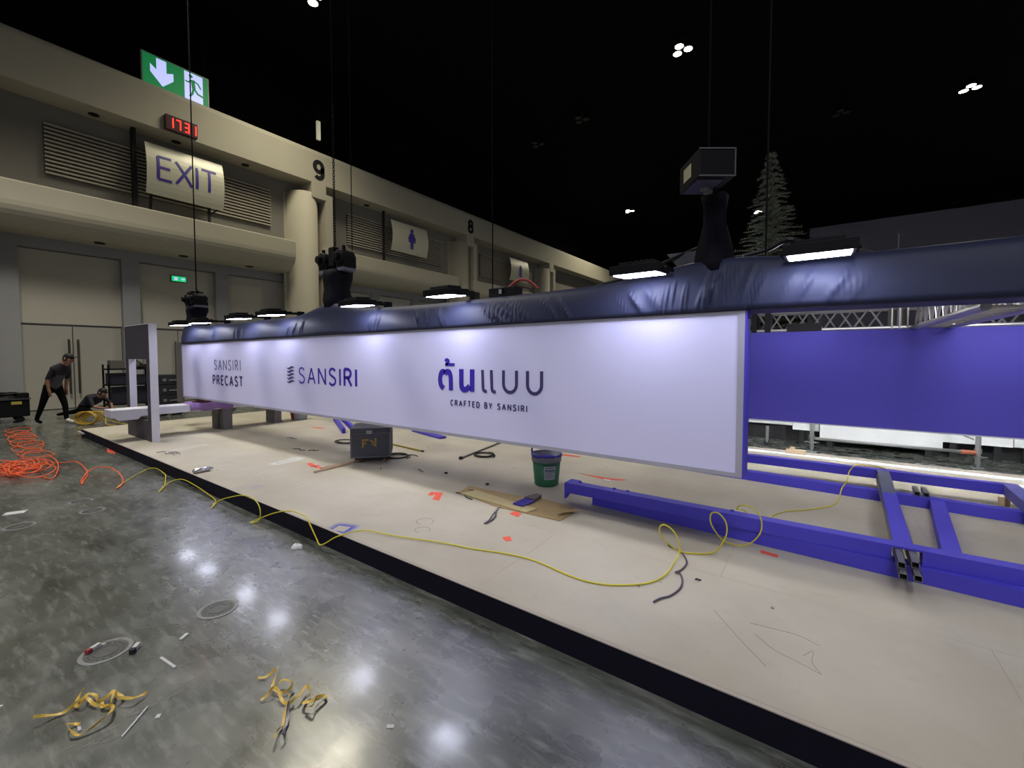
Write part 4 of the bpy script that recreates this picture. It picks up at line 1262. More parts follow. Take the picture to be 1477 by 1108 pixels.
m = MB(); m.tube(catmull([(-2.312, 2.847, PZT + .008), (-2.325, 2.93, PZT + .008), (-2.37, 3.03, PZT + .009), (-2.40, 3.12, PZT + .009)], 5), .006, 6); m.tube(catmull([(-2.30, 2.86, PZT + .008), (-2.31, 2.96, PZT + .008), (-2.345, 3.05, PZT + .009), (-2.40, 3.12, PZT + .009)], 5), .006, 6); m.build('grip', M_DARKCABLE, pl)
m = MB(); m.beam((-2.40, 3.11, PZT + .009), (-2.455, 3.245, PZT + .009), .014, .01); m.lathe([(.012, -.006), (.012, .006)], (-2.40, 3.12, PZT + .009), 10); m.build('jaw', M_GALV, pl)


# red tape marks on the deck and floor
def tape(polys, z, label):
    m = MB()
    for p in polys: m.prism(p, (0, 0, z), X_, (0, 1, 0), .0012)
    return tag(m.build('tape_mark', M_REDORANGE), label, 'tape', 'red-orange floor tape marks')


tape([[(-3.293, 3.116), (-3.336, 3.214), (-3.212, 3.265), (-3.067, 3.062), (-3.147, 3.046), (-3.235, 3.176), (-3.25, 3.176), (-3.232, 3.129)]], PZT - .0005, 'red-orange tape corner mark at the shadow edge on the platform')
tape([[(-2.285, 3.178), (-2.276, 3.262), (-2.185, 3.235), (-2.175, 3.152)]], PZT - .0005, 'red-orange tape piece touching the cardboard edge')
tape([[(-2.027, 2.724), (-1.988, 2.778), (-1.928, 2.717), (-1.962, 2.68)]], PZT - .0005, 'small red-orange diamond of tape near the yellow cable')
tape([[(-.322, 3.66), (-.206, 3.640), (-.206, 3.588), (-.314, 3.607)]], PZT - .0005, 'red tape strip in front of the blue frame')
tape([[(-5.60, 3.10), (-5.36, 3.035), (-5.32, 3.09), (-5.56, 3.16)], [(-5.37, 3.05), (-5.206, 3.058), (-5.20, 3.10), (-5.40, 3.15)]], PZT - .0005, 'red-orange tape scrap left of the crate')
tape([[(-10.04, 2.0), (-9.5, 1.99), (-9.297, 1.94), (-9.6, 1.91)]], .0012, 'orange tape patch on the floor against the black skirting')
tape([[(-8.35, 4.72), (-8.05, 4.78), (-8.0, 4.86), (-8.3, 4.82)]], PZT - .0005, 'red tape scrap near the pail behind the sign')
tape([[(-3.05, 5.50), (-2.75, 5.56), (-2.8, 5.62), (-3.02, 5.60)]], PZT - .0005, 'red tape strip right of the bucket rim')
tape([[(-2.40, 4.79), (-2.0, 4.72), (-1.83, 4.80), (-1.80, 4.86), (-2.0, 4.79)]], PZT - .0005, 'thin orange tape curl between bucket and blue frame')
tag(MB().box((-2.02, 4.66, PZT), (-1.93, 4.73, PZT + .004)).build('paper_scrap', M_PAPER), 'small white paper scrap by the thin orange tape curl', 'scrap')

# battens, rods, coils
for k, (a, b) in enumerate((((-5.061, 2.899), (-5.09, 3.42)), ((-5.158, 3.045), (-5.115, 3.46)))):
    tag(MB().beam((*a, PZT + .012), (*b, PZT + .012), .026, .022).build('timber_batten', M_BATTEN), ('longer' if k == 0 else 'shorter') + ' thin timber batten poking out from the crate dolly', 'batten')
yr = thing('yellow_rod', 'yellow rod with a dark tip lying right of the crate', 'rod', (-5.25, 4.53, PZT))
MB().tube([(-5.75, 4.575, PZT + .014), (-4.86, 4.494, PZT + .014)], .013, 8).build('shaft', mat('dull_yellow_rod', (164, 150, 44), .5), yr)
MB().tube([(-4.86, 4.494, PZT + .014), (-4.82, 4.49, PZT + .014)], .0135, 8).build('tip', M_BLACK, yr)
pr = thing('grey_pole', 'grey pole with black end cap behind the bucket', 'pole', (-4.15, 5.05, PZT))
MB().tube([(-4.065, 4.50, PZT + .014), (-4.30, 5.85, PZT + .014)], .013, 8).build('shaft', mat('weathered_pole', (112, 108, 100), .6), pr)
MB().lathe([(.012, -.03), (.02, -.02), (.02, .02), (.012, .03)], (-4.061, 4.479, PZT + .021), 10, axis='Y').build('end_cap', M_BLACK, pr)


def coil(name, c, rx, ry, turns, r, material, label, cat='cable', tail=None, rot=0, lift=.008):
    pts = []; n = int(turns * 22)
    for i in range(n + 1):
        a = 2 * PI * i / 22; f = 1 + .10 * math.sin(a * .37 + 1) - .03 * i / 22
        x = rx * f * math.cos(a); y = ry * f * math.sin(a)
        pts.append((c[0] + x * math.cos(rot) - y * math.sin(rot), c[1] + x * math.sin(rot) + y * math.cos(rot), c[2] + r + lift * i / 22))
    if tail: pts = catmull([pts[-1]] + tail, 5) if False else pts + [p.to_tuple() for p in catmull([pts[-1]] + tail, 5)]
    return tag(MB().tube(pts, r, 6).build(name, material, smooth=True), label, cat)


coil('cable_coil', (-3.91, 4.82, PZT), .15, .13, 3.3, .007, M_BLACKCABLE, 'small black cable coil beside the grey pole')
coil('cable_coil', (-4.88, 4.05, PZT), .17, .15, 2.6, .007, M_BLACKCABLE, 'black cable coil against the right side of the crate', tail=[(-4.85, 4.2, PZT + .01), (-4.75, 4.25, PZT + .01), (-4.66, 4.23, PZT + .008)])
coil('cable_coil', (-6.42, 4.25, PZT), .22, .14, 2.2, .009, M_BLACKCABLE, 'black cable coil partly hidden left of the crate')
rnd = random.Random(3)
for k, (x, y, L, a, l) in enumerate(((-6.5, 3.49, .26, .2, 'thin dark cable offcut left of the crate, larger piece'), (-6.26, 3.58, .16, .8, 'thin dark cable offcut left of the crate, smaller piece'), (-7.5, 3.9, .22, .3, 'dark offcut under the far half of the sign'), (-4.05, 3.72, .14, -.3, 'thin dark wire curl between crate and tape corner'),
                                     (-4.55, 3.50, .08, -.6, 'short dark peg in front of the crate'), (-2.95, 3.30, .30, -.25, 'thin black strip along the left edge of the cardboard'), (-2.98, 3.48, .12, .2, 'black wire scraps at the left end of the cardboard'),
                                     (-.60, 2.92, .035, .4, 'tiny dark peg beside the grey cable'))):
    pts = catmull([(x - L / 2 * math.cos(a), y - L / 2 * math.sin(a), PZT + .006), (x - .1 * L, y + .12 * L, PZT + .008), (x + .15 * L, y - .06 * L, PZT + .007), (x + L / 2 * math.cos(a), y + L / 2 * math.sin(a), PZT + .006)], 5)
    tag(MB().tube(pts, .005, 6).build('wire_offcut', M_BLACKCABLE), l, 'offcut')
for x, y, l in ((-3.705, 3.82, 'round black plug on the shaded deck behind the tape corner'), (-3.0, 3.75, 'small dark nut left of the cardboard sheet')):
    tag(MB().lathe([(.012, 0), (.022, .004), (.02, .018), (.008, .022)], (x, y, PZT), 10).build('black_plug', M_BLACK, smooth=True), l, 'plug')
sc_ = thing('spray_can', 'silver spray can lying near the skirting edge', 'can', (-6.23, 2.11, PZT))
MB().lathe([(.012, -.10), (.030, -.085), (.031, .075), (.022, .09)], (-6.23, 2.11, PZT + .032), 16, axis='Y').build('body', M_SILVER, sc_, smooth=True)
MB().lathe([(.014, .09), (.014, .115), (.010, .12)], (-6.23, 2.11, PZT + .032), 12, axis='Y').build('nozzle', M_LABEL, sc_)
for k, (x, y) in enumerate(((-7.95, 2.2), (-7.8, 2.30), (-7.68, 2.3), (-7.72, 2.24))):
    pts = catmull([(x - .1, y - .05, PZT + .005), (x, y + .02, PZT + .018), (x + .09, y, PZT + .006)], 6)
    tag(MB().tube(pts, .005, 5).build('wire_scrap', M_GALV), ['leftmost', 'upper', 'rightmost', 'nearest'][k] + ' thin grey wire scrap on the deck before the portal board', 'scrap', 'thin grey wire scraps on the far deck')
# pencil scribbles drawn on the deck
for k, P in enumerate(([(-.452, 2.63), (-.31, 2.45), (-.166, 2.284)], [(-.269, 2.614), (-.066, 2.640), (.04, 2.606)], [(-.235, 2.521), (-.146, 2.441), (-.06, 2.41), (.045, 2.371)], [(.045, 2.371), (.01, 2.44), (.013, 2.537), (-.026, 2.472)])):
    pts = catmull([(x, y, PZ + .0006) for x, y in P], 6)
    tag(MB().ribbon(pts, [(-(b.y - a.y), (b.x - a.x), 0) for a, b in zip(pts, pts[1:] + [pts[-1] * 2 - pts[-2]])], .0024, .0003).build('pencil_stroke', M_PENCIL),
        ['long straight', 'upper curved', 'lower curved', 'small hooked'][k] + ' pencil stroke of the scribble on the near deck', 'pencil mark', 'pencil scribble on the near deck')
for k, (x, y, r) in enumerate(((-2.66, 2.46, .06), (-2.78, 2.60, .07))):
    pts = [(x + r * math.cos(a) * 1.1, y + r * math.sin(a), PZ + .0006) for a in [i * PI / 12 for i in range(20)]]
    tag(MB().ribbon(pts, [(p[0] - x, p[1] - y, 0) for p in pts], .005, .0003).build('pencil_ring', M_PENCIL), ['nearer', 'farther'][k] + ' faint drawn ring on the deck above the yellow cable', 'pencil mark', 'faint rings on the deck')

# ================================================================== CABLES
YPTS = [(-6.815, 1.423, .012), (-6.951, 1.484, .012), (-7.228, 1.644, .012), (-7.513, 1.841, .014), (-7.58, 1.93, .03), (-7.40, 1.97, .05), (-6.97, 1.94, .05), (-6.838, 1.911, .04), (-6.491, 1.801, .014), (-6.289, 1.701, .012),
        (-6.26, 1.68, .012), (-6.42, 1.77, .02), (-6.56, 1.88, .03), (-6.52, 1.95, .05), (-6.37, 1.975, .06), (-5.989, 1.97, .05), (-5.603, 1.955, .03), (-5.354, 1.93, .02), (-5.25, 1.88, .014), (-5.13, 1.81, .012), (-5.17, 1.84, .012),
        (-5.216, 1.90, .04), (-5.101, 1.92, .088), (-4.962, 1.93, .129), (-4.75, 1.94, .185), (-4.551, 1.94, .206), (-4.41, 1.94, .183), (-4.322, 1.93, .12), (-4.33, 1.92, .03), (-4.37, 1.86, .012),
        (-4.39, 1.90, .014), (-4.234, 1.95, .086), (-4.059, 1.965, .15), (-3.874, 1.975, .200), (-3.7, 1.98, .21), (-3.59, 1.98, .2), (-3.524, 1.965, .175), (-3.382, 1.945, .082), (-3.31, 1.93, .05), (-3.25, 1.94, .07), (-3.16, 1.975, .13), (-3.08, 2.0, .165),
        (-3.044, 2.093, .17), (-2.956, 2.17, .168), (-2.765, 2.21, .166), (-2.622, 2.259, .165), (-2.318, 2.36, .162), (-2.085, 2.42, .157), (-1.83, 2.499, .157), (-1.652, 2.529, .157), (-1.507, 2.52, .157), (-1.334, 2.491, .157), (-1.207, 2.484, .157), (-1.087, 2.51, .157),
        (-.98, 2.57, .157), (-.898, 2.64, .157), (-.846, 2.702, .157), (-.802, 2.793, .160), (-.775, 2.928, .175), (-.749, 3.05, .253), (-.762, 3.05, .336), (-.796, 3.05, .391), (-.843, 3.05, .416), (-.877, 3.06, .404), (-.892, 3.07, .37), (-.89, 3.12, .30), (-.835, 3.17, .225), (-.79, 3.24, .17),
        (-.728, 3.286, .158), (-.64, 3.342, .157), (-.585, 3.38, .17), (-.54, 3.39, .235), (-.512, 3.41, .32), (-.520, 3.41, .395), (-.557, 3.40, .448), (-.595, 3.40, .456), (-.621, 3.41, .43), (-.622, 3.42, .365), (-.595, 3.47, .285), (-.56, 3.58, .19),
        (-.49, 3.63, .158), (-.42, 3.665, .158), (-.356, 3.66, .22), (-.318, 3.66, .30), (-.323, 3.67, .385), (-.363, 3.68, .438), (-.425, 3.70, .455), (-.478, 3.74, .43), (-.50, 3.80, .38), (-.47, 3.88, .362), (-.41, 3.97, .28), (-.36, 4.15, .18), (-.309, 4.482, .157),
        (-.225, 4.679, .157), (-.076, 4.839, .157), (-.023, 4.901, .157), (.10, 5.05, .165), (.18, 5.14, .20), (.221, 5.40, .27), (.27, 5.6, .31), (.30, 5.85, .36), (.37, 6.10, .385), (.48, 6.19, .375), (.60, 6.24, .365), (.72, 6.3, .30), (.8, 6.5, .17), (.7, 6.8, .157), (.5, 6.9, .157)]
tag(MB().tube(catmull(YPTS, 5), .0052, 8).build('yellow_cable', M_YELLOW, smooth=True), 'long springy yellow cable looping from the floor over the platform to the blue frame', 'cable')
tag(MB().tube(catmull([(-.90, 3.33, .158), (-.88, 3.313, .158), (-.795, 3.269, .158), (-.738, 3.179, .158), (-.714, 3.094, .158), (-.723, 2.982, .158), (-.742, 2.926, .162), (-.713, 2.925, .162), (-.678, 2.844, .158), (-.668, 2.736, .158), (-.693, 2.626, .158), (-.734, 2.56, .158), (-.755, 2.501, .158)], 6), .0062, 8).build('grey_cable', M_DARKCABLE, smooth=True), 'short grey-violet cable end curling below the yellow loop', 'cable')
OPTS = [(-9.24, 1.113, .02), (-9.148, 1.203, .03), (-9.018, 1.311, .03), (-8.98, 1.39, .04), (-8.724, 1.43, .05), (-8.232, 1.411, .03), (-7.902, 1.369, .014), (-7.6, 1.28, .012), (-7.396, 1.233, .012), (-7.6, 1.26, .012), (-7.731, 1.296, .014), (-8.036, 1.409, .04), (-8.10, 1.53, .06), (-7.875, 1.60, .06), (-7.458, 1.60, .05), (-7.101, 1.55, .03), (-6.943, 1.497, .014), (-6.815, 1.423, .012)]
# the heap: a long cord thrown in loose flat loops
rnd = random.Random(11)
heap = []
cx_, cy_ = -9.0, .86
for i in range(14 * 14):
    a = 2 * PI * i / 14 + .4 * math.sin(i * .21)
    R = 1 + .35 * math.sin(i * .173) + .2 * math.sin(i * .61)
    heap.append((cx_ - .25 * math.sin(i * .05) + .36 * R * math.cos(a), cy_ + .13 * math.cos(i * .07) + .16 * R * math.sin(a), .012 + .04 * abs(math.sin(i * .37)) + .025 * rnd.random()))
tag(MB().tube(catmull(heap + OPTS, 4), .0075, 6).build('orange_cord', M_ORANGE, smooth=True), 'heap of orange cord on the concrete with a tail joining the yellow cable', 'cord')
h2 = []
for i in range(9 * 14):
    a = 2 * PI * i / 14; s = i / (9 * 14); R = 1 + .3 * math.sin(i * .29)
    h2.append((-13.9 + 4.1 * s + .42 * R * math.cos(a), 1.36 - .22 * s + .16 * R * math.sin(a), .012 + .03 * abs(math.sin(i * .41))))
tag(MB().tube(catmull(h2 + [(-9.9, 1.22, .012), (-9.933, 1.273, .03), (-9.307, 1.271, .05), (-8.708, 1.219, .05), (-8.238, 1.13, .03), (-8.064, 1.06, .012), (-8.3, 1.0, .012)], 4), .0075, 6).build('orange_cord', M_ORANGE, smooth=True), 'looser orange cord trailing back in loops toward the walking man', 'cord')
tag(MB().tube(catmull([(-10.6, .55, .012), (-10.2, .72, .03), (-9.9, .68, .03), (-9.5, .72, .012), (-9.2, .80, .014)], 6), .0075, 6).build('orange_cord', M_ORANGE, smooth=True), 'single orange cord end left of the heap', 'cord')
yc_ = []
for i in range(7 * 16):
    a = 2 * PI * i / 16; k = i / 16
    yc_.append((-13.72 + .215 * math.cos(a) * (1 + .06 * math.sin(k * 2.1)) - .05 * math.sin(k), 2.47 + .15 * math.cos(a) + .03 * (k - 3.5), .17 + (.14 + .012 * math.sin(k * 3)) * math.sin(a + .12 * k)))
yc_ += [(-13.4, 2.66, .05), (-13.2, 2.70, .02), (-12.6, 2.85, .012), (-12.1, 3.0, .012)]
tag(MB().tube(catmull(yc_, 3), .012, 6).build('yellow_hose_coil', mat('yellow_hose', (196, 160, 58), .5), smooth=True), 'loose coil of yellow hose on the floor at the platform corner', 'hose')
tag(MB().tube(catmull([(-12.6, 2.90, .02), (-11.7, 2.9, .16), (-11.0, 2.95, .162), (-10.65, 2.75, .20), (-10.6, 2.3, .35), (-10.5, 2.1, .45), (-10.2, 2.0, .50)], 6), .006, 6).build('yellow_cable', M_YELLOW, smooth=True), 'thin yellow cable rising behind the portal board to the bench', 'cable')


# foreground strapping ribbons
def strap(P, w, material, name, label, parent=None, seed=0, z0=.008, amp=.022):
    r = random.Random(seed); pts = []; wd_ = []
    Q = catmull([(x, y, 0) for x, y in P], 5); n = len(Q)
    for i, p in enumerate(Q):
        s = i / 5.0
        th = .75 + .7 * math.sin(s * 1.7 + seed)                        # tilt of the band between flat and on edge
        z = z0 + amp * (.5 + .5 * math.sin(s * 1.3 + seed)) + w * .5 * abs(math.sin(th)) * .9
        a = Q[max(0, i - 1)]; b = Q[min(n - 1, i + 1)]; t = (b - a).normalized()
        wd_.append(Vector((-t.y, t.x, 0)) * math.cos(th) + Vector((0, 0, 1)) * math.sin(th)); pts.append((p.x, p.y, z))
    return MB().ribbon(pts, wd_, w, .0006).build(name, material, parent)


s1 = thing('strapping_tangle', 'left tangle of yellow strapping band on the concrete', 'strap', (-2.62, .43, 0))
strap([(-2.74, .275), (-2.731, .293), (-2.723, .329), (-2.708, .367), (-2.714, .398), (-2.709, .428), (-2.695, .441), (-2.641, .453), (-2.585, .489), (-2.551, .495), (-2.507, .476), (-2.491, .445), (-2.486, .403), (-2.493, .373), (-2.519, .358), (-2.551, .352), (-2.582, .358), (-2.587, .377), (-2.56, .389)], .013, M_STRAP, 'band', '', s1, 1)
strap([(-2.783, .441), (-2.764, .42), (-2.723, .403), (-2.69, .407), (-2.699, .426), (-2.734, .448), (-2.706, .469), (-2.663, .465), (-2.655, .497), (-2.664, .522), (-2.601, .502), (-2.58, .491), (-2.6, .47), (-2.632, .474)], .013, M_STRAP, 'band', '', s1, 2)
strap([(-2.664, .519), (-2.624, .54), (-2.593, .535), (-2.591, .516), (-2.538, .55), (-2.538, .587), (-2.551, .618)], .013, M_STRAP, 'band', '', s1, 3)
s2 = thing('strapping_tangle', 'right tangle of yellow strapping band with grey tape on it', 'strap', (-1.98, .98, 0))
strap([(-2.222, .962), (-2.194, .994), (-2.189, 1.037), (-2.131, 1.004), (-2.087, .969), (-2.028, .98), (-2.015, 1.013), (-2.037, 1.034), (-2.083, 1.012), (-2.071, .988)], .013, M_STRAP, 'band', '', s2, 4)
strap([(-2.066, .905), (-2.06, .939), (-2.066, .963), (-2.03, .968), (-1.977, .958), (-1.936, .967), (-1.925, .988), (-1.926, 1.015), (-1.956, 1.066), (-1.913, 1.057), (-1.894, 1.024), (-1.87, 1.001), (-1.836, 1.032), (-1.855, 1.051), (-1.852, 1.087), (-1.83, 1.083), (-1.834, 1.039), (-1.813, 1.009), (-1.844, .994)], .013, M_STRAP, 'band', '', s2, 5)
strap([(-1.981, .995), (-1.931, .965), (-1.893, .928), (-1.845, .896), (-1.841, .882), (-1.821, .857), (-1.788, .831)], .012, M_STRAP, 'band', '', s2, 6)
strap([(-1.95, 1.0), (-1.931, .965), (-1.854, .919), (-1.818, .887), (-1.778, .87), (-1.782, .857)], .014, M_GREYSTRAP, 'grey_tape', '', s2, 7)
bpy.data.objects[-1] if False else None

# litter and plates on the floor
for a, b, w, l in (((-2.803, .737), (-2.653, .755), .012, 'white plastic strip right of the round floor plate'), ((-2.894, .853), (-2.924, .895), .020, 'short white chip between the two round floor plates'), ((-2.344, .479), (-2.452, .592), .007, 'long thin white rod right of the left strapping tangle'), ((-2.584, .388), (-2.53, .383), .010, 'small white strip inside the left strapping tangle')):
    tag(MB().beam((*a, .004), (*b, .004), w, .006).build('plastic_strip', M_PAPER), l, 'strip')
for (x, y, yaw, c2, l) in ((-3.182, .555, .5, M_RED, 'white connector with red end on the round floor plate'), (-3.005, .685, .9, M_BLACK, 'white connector with black end beside the round floor plate')):
    t = thing('cable_connector', l, 'connector', (x, y, 0)); R = Matrix.Rotation(yaw, 3, 'Z')
    MB().obox((x, y, .012), (.011, .024, .011), R).build('plug', M_PAPER, t, bevel=.003)
    MB().obox(Vector((x, y, .012)) + R @ Vector((0, -.034, 0)), (.013, .012, .012), R).build('collar', c2, t, bevel=.003)


def floor_plate(x, y, r, label):
    t = thing('floor_plate', label, 'floor plate', (x, y, 0), None)
    MB().lathe([(r * .82, .001), (r * .83, .004), (r, .004), (r * 1.01, .0005)], (x, y, 0), 40).build('rim', M_PLATERIM, t)
    MB().lathe([(.01, .003), (r * .42, .003), (r * .43, .0055), (r * .50, .0055), (r * .51, .003), (r * .78, .003), (r * .8, .001)], (x, y, 0), 40).build('lid', M_MANHOLE, t)
    m = MB()
    for k in range(18):
        a = 2 * PI * k / 18; m.lathe([(.006, .0), (.006, .0055)], (x + r * .65 * math.cos(a), y + r * .65 * math.sin(a), 0), 6)
    m.build('stud', M_MANHOLE, t)


# pale scuffs scraped into the concrete: one long scratch and the broken streaks beside it
rnd = random.Random(17)
def scuff(a, b, w):
    a = Vector((*a, 0)); b = Vector((*b, 0)); d = (b - a).normalized(); s_ = Vector((-d.y, d.x, 0)); n = 9; pts = []
    up_ = [a + (b - a) * (i / n) + s_ * w * (.3 + .7 * rnd.random()) * math.sin(PI * (.08 + .84 * i / n)) for i in range(n + 1)]
    dn_ = [a + (b - a) * (i / n) - s_ * w * (.3 + .7 * rnd.random()) * math.sin(PI * (.08 + .84 * i / n)) for i in range(n + 1)]
    MB().prism([(p.x, p.y) for p in dn_ + up_[::-1]], (0, 0, .0004), (1, 0, 0), (0, 1, 0), .0004).build('scuff_mark', M_SCUFF, floor)


M_SCUFF = mat('pale_scuff', (126, 127, 123), .5, var=.25, scale=60)
scuff((-2.457, .537), (-2.44, .745), .006)
for k in range(26):
    t_ = rnd.random(); x = -2.40 + rnd.uniform(-.06, .09) - .05 * t_; y = .28 + .46 * t_; L = rnd.uniform(.015, .06)
    scuff((x, y), (x + L * .15, y + L), rnd.uniform(.002, .006))
for k in range(34):
    x = rnd.uniform(-5.5, -1.2); y = rnd.uniform(.2, 1.6); L = rnd.uniform(.02, .09); an = rnd.uniform(1.2, 2.0)
    scuff((x, y), (x + L * math.cos(an), y + L * math.sin(an)), rnd.uniform(.0015, .004))
floor_plate(-3.11, .585, .112, 'round cast floor plate with connectors lying on it, nearest on the concrete')
floor_plate(-3.06, 1.10, .110, 'round cast floor plate nearer to the platform edge')
floor_plate(-6.58, 1.08, .10, 'small dark floor plate farther back below the orange cord tail')
floor_plate(-6.08, 1.08, .10, 'small dark floor plate right of the similar far one')
floor_plate(-6.08, .58, .11, 'dark floor plate at the left edge of the concrete')
tag(lump(-3.51, 1.85, 0, .055, .04, .035, .4).build('crumpled_wrapper', M_PAPER, smooth=True), 'white crumpled wrapper on the concrete beside the skirting', 'wrapper')
tag(MB().beam((-6.66, .54, .004), (-6.60, .68, .004), .10, .006).build('board_scrap', M_PAPER), 'pale board scrap on the concrete at the left edge', 'scrap')
tag(MB().beam((-12.1, 1.99, .075), (-11.6, 1.985, .09), .02, .03).build('tape_scrap', M_PAPER), 'grey tape scrap stuck on the far end of the skirting', 'scrap')
rnd = random.Random(5)
for k in range(11):
    x = -3.4 + 3.1 * rnd.random(); y = .2 + 1.3 * rnd.random()
    tag(MB().obox((x, y, .002), (.004 + .006 * rnd.random(), .006 + .01 * rnd.random(), .002), Matrix.Rotation(rnd.random() * 3, 3, 'Z')).build('paint_chip', M_PAPER), 'tiny pale chip of debris on the concrete', 'chip', 'pale chips on the concrete floor')
rnd = random.Random(8)
for k in range(22):
    x = -9.0 + 9.0 * rnd.random() ** .8; y = 2.2 + 3.2 * rnd.random()
    if abs(x + 9.7) < .7 or (x > -2.2 and y > 3.2) or (-5.6 < x < -4.5 and 3.3 < y < 4.3) or (-3.4 < x < -3.0 and 3 < y < 3.3): continue
    tag(MB().obox((x, y, PZ + .002), (.003 + .007 * rnd.random(), .005 + .012 * rnd.random(), .002), Matrix.Rotation(rnd.random() * 3, 3, 'Z')).build('wood_chip', M_PENCIL if k % 2 else M_CARD2), 'small scrap of debris on the deck boards', 'chip', 'small scraps on the deck boards')

# red and white pail under the sign
t = thing('red_white_pail', 'red and pale pail standing under the far half of the sign', 'pail', (-9.65, 4.82, PZT))
m = MB(); m.cur = 0; m.lathe([(.15, PZT), (.16, PZT + .01), (.19, .40), (.175, .40), (.145, PZT + .02)], (-9.65, 5.2, 0), 20)
m.build('body', M_LABEL, t, smooth=True)
m = MB(); vs = []; fs = []
for i in range(9):
    a = math.radians(205 + 11 * i)
    for r, z in ((.162, PZT + .02), (.190, .395)): vs.append((-9.65 + (r + .002) * math.cos(a), 5.2 + (r + .002) * math.sin(a), z))
for i in range(8): fs.append((i * 2, i * 2 + 2, i * 2 + 3, i * 2 + 1))
m.add(vs, fs); o = m.build('red_label', M_RED, t); so = o.modifiers.new('thick', 'SOLIDIFY'); so.thickness = .002

# ================================================================== BEYOND THE PLATFORM (right)
for k, (y, x0, x1, dz) in enumerate(((7.02, -1.6, 2.6, 0), (7.22, -1.4, 1.0, 0), (7.42, -1.6, 2.9, 0), (7.60, -1.0, 3.0, 0))):
    tag(MB().box((x0, y, PZT), (x1, y + .14, PZT + .012)).build('white_plank', M_BOOTHWHITE if k % 2 == 0 else M_DECKEDGE), ['nearest', 'second', 'third', 'farthest'][k] + ' pale plank laid along the rear edge of the platform', 'plank', 'pale planks along the rear platform edge')
wb = MB().box((-.36, 7.50, PZ + .014), (-.12, 7.59, PZ + .075)); wb.box((-.31, 7.52, PZ + .075), (-.25, 7.57, PZ + .11))
tag(wb.build('timber_block', M_TIMBER, bevel=.003), 'pale timber block with a stub on the rear platform edge', 'timber block')


def scaffold(x, y, label):
    t = thing('scaffold_upright', label, 'scaffold post', (x, y, 0))
    MB().tube([(x, y, .05), (x, y, 1.8)], .030, 12).build('tube', M_GALV, t)
    m = MB().box((x - .07, y - .07, 0), (x + .07, y + .07, .01)); m.tube([(x, y, 0), (x, y, .2)], .018, 8)
    m.lathe([(.035, .15), (.06, .155), (.06, .17), (.035, .175)], (x, y, 0), 12); m.beam((x - .1, y, .165), (x + .1, y, .165), .02, .015); m.build('base_jack', M_GALV, t)
    m = MB(); m.lathe([(.04, .21), (.042, .28)], (x, y, 0), 10); m.build('coupler', M_GALV, t)


scaffold(-.06, 8.72, 'left galvanised scaffold upright on a base jack behind the platform')
scaffold(1.88, 8.80, 'right galvanised scaffold upright on a base jack behind the platform')
m = MB().tube([(-.02, 8.68, .235), (1.70, 8.75, .225)], .024, 10)
hp_ = tag(m.build('scaffold_pipe', M_GALV, smooth=True), 'horizontal scaffold pipe between the two uprights', 'pipe')
MB().tube([(1.70, 8.75, .225), (1.85, 8.76, .225)], .032, 10).build('coupler', M_RUST, hp_)
for a, b, l in (((-.0, 8.66, .52), (.55, 8.66, .80), 'left'), ((1.82, 8.74, .42), (1.3, 8.74, .66), 'right')):
    tag(MB().tube([a, b], .012, 8).build('scaffold_brace', M_GALV), l + ' thin diagonal scaffold brace below the blue panel', 'brace')
for x0, x1, z0, y, l in ((-1.3, -.36, .30, 9.6, 'leftmost white booth board behind the sign end'), (-.36, .05, .24, 9.5, 'narrow white booth board left of the scaffold upright'), (.05, 1.615, .15, 9.3, 'widest white booth board between the scaffold uprights'), (1.62, 2.40, .235, 9.5, 'white booth board behind the right scaffold upright'), (2.41, 3.6, .235, 9.55, 'white booth board at the right edge')):
    o = tag(MB().box((x0, y, z0), (x1 - .01, y + .05, 2.0)).build('booth_board', M_BOOTHWHITE), l, 'board', 'white booth boards beyond the platform')
    for xx in (x0 + .1, x1 - .2): MB().box((xx, y + .01, 0), (xx + .08, y + .045, z0)).build('foot', M_BLACK, o)
tag(MB().box((-1.6, 9.7, 0), (5.5, 10.1, 1.9)).build('booth_plinth', M_BLACK), 'black booth base behind the white boards', 'plinth')
db = tag(MB().box((-.2, 10.2, 1.95), (6.0, 10.3, 4.05)).build('dark_fascia', M_DARKBOOTH), 'dark grey fascia wall of the next booth behind the cloth', 'fascia')
MB().box((1.09, 10.19, 3.45), (1.11, 10.2, 3.75)).build('joint_line', mat('fascia_joint', (52, 52, 58), .8), db)
t = thing('caster_stand', 'small steel caster stand in the dark behind the platform', 'stand', (-.72, 8.95, 0))
MB().tube([(-.72, 8.95, .05), (-.72, 8.95, .34)], .025, 8).build('post', M_GALV, t)
m = MB().lathe([(.03, -.015), (.05, -.01), (.05, .01), (.03, .015)], (-.72, 8.95, .05), 12, axis='Y'); m.build('wheel', M_BLACK, t)

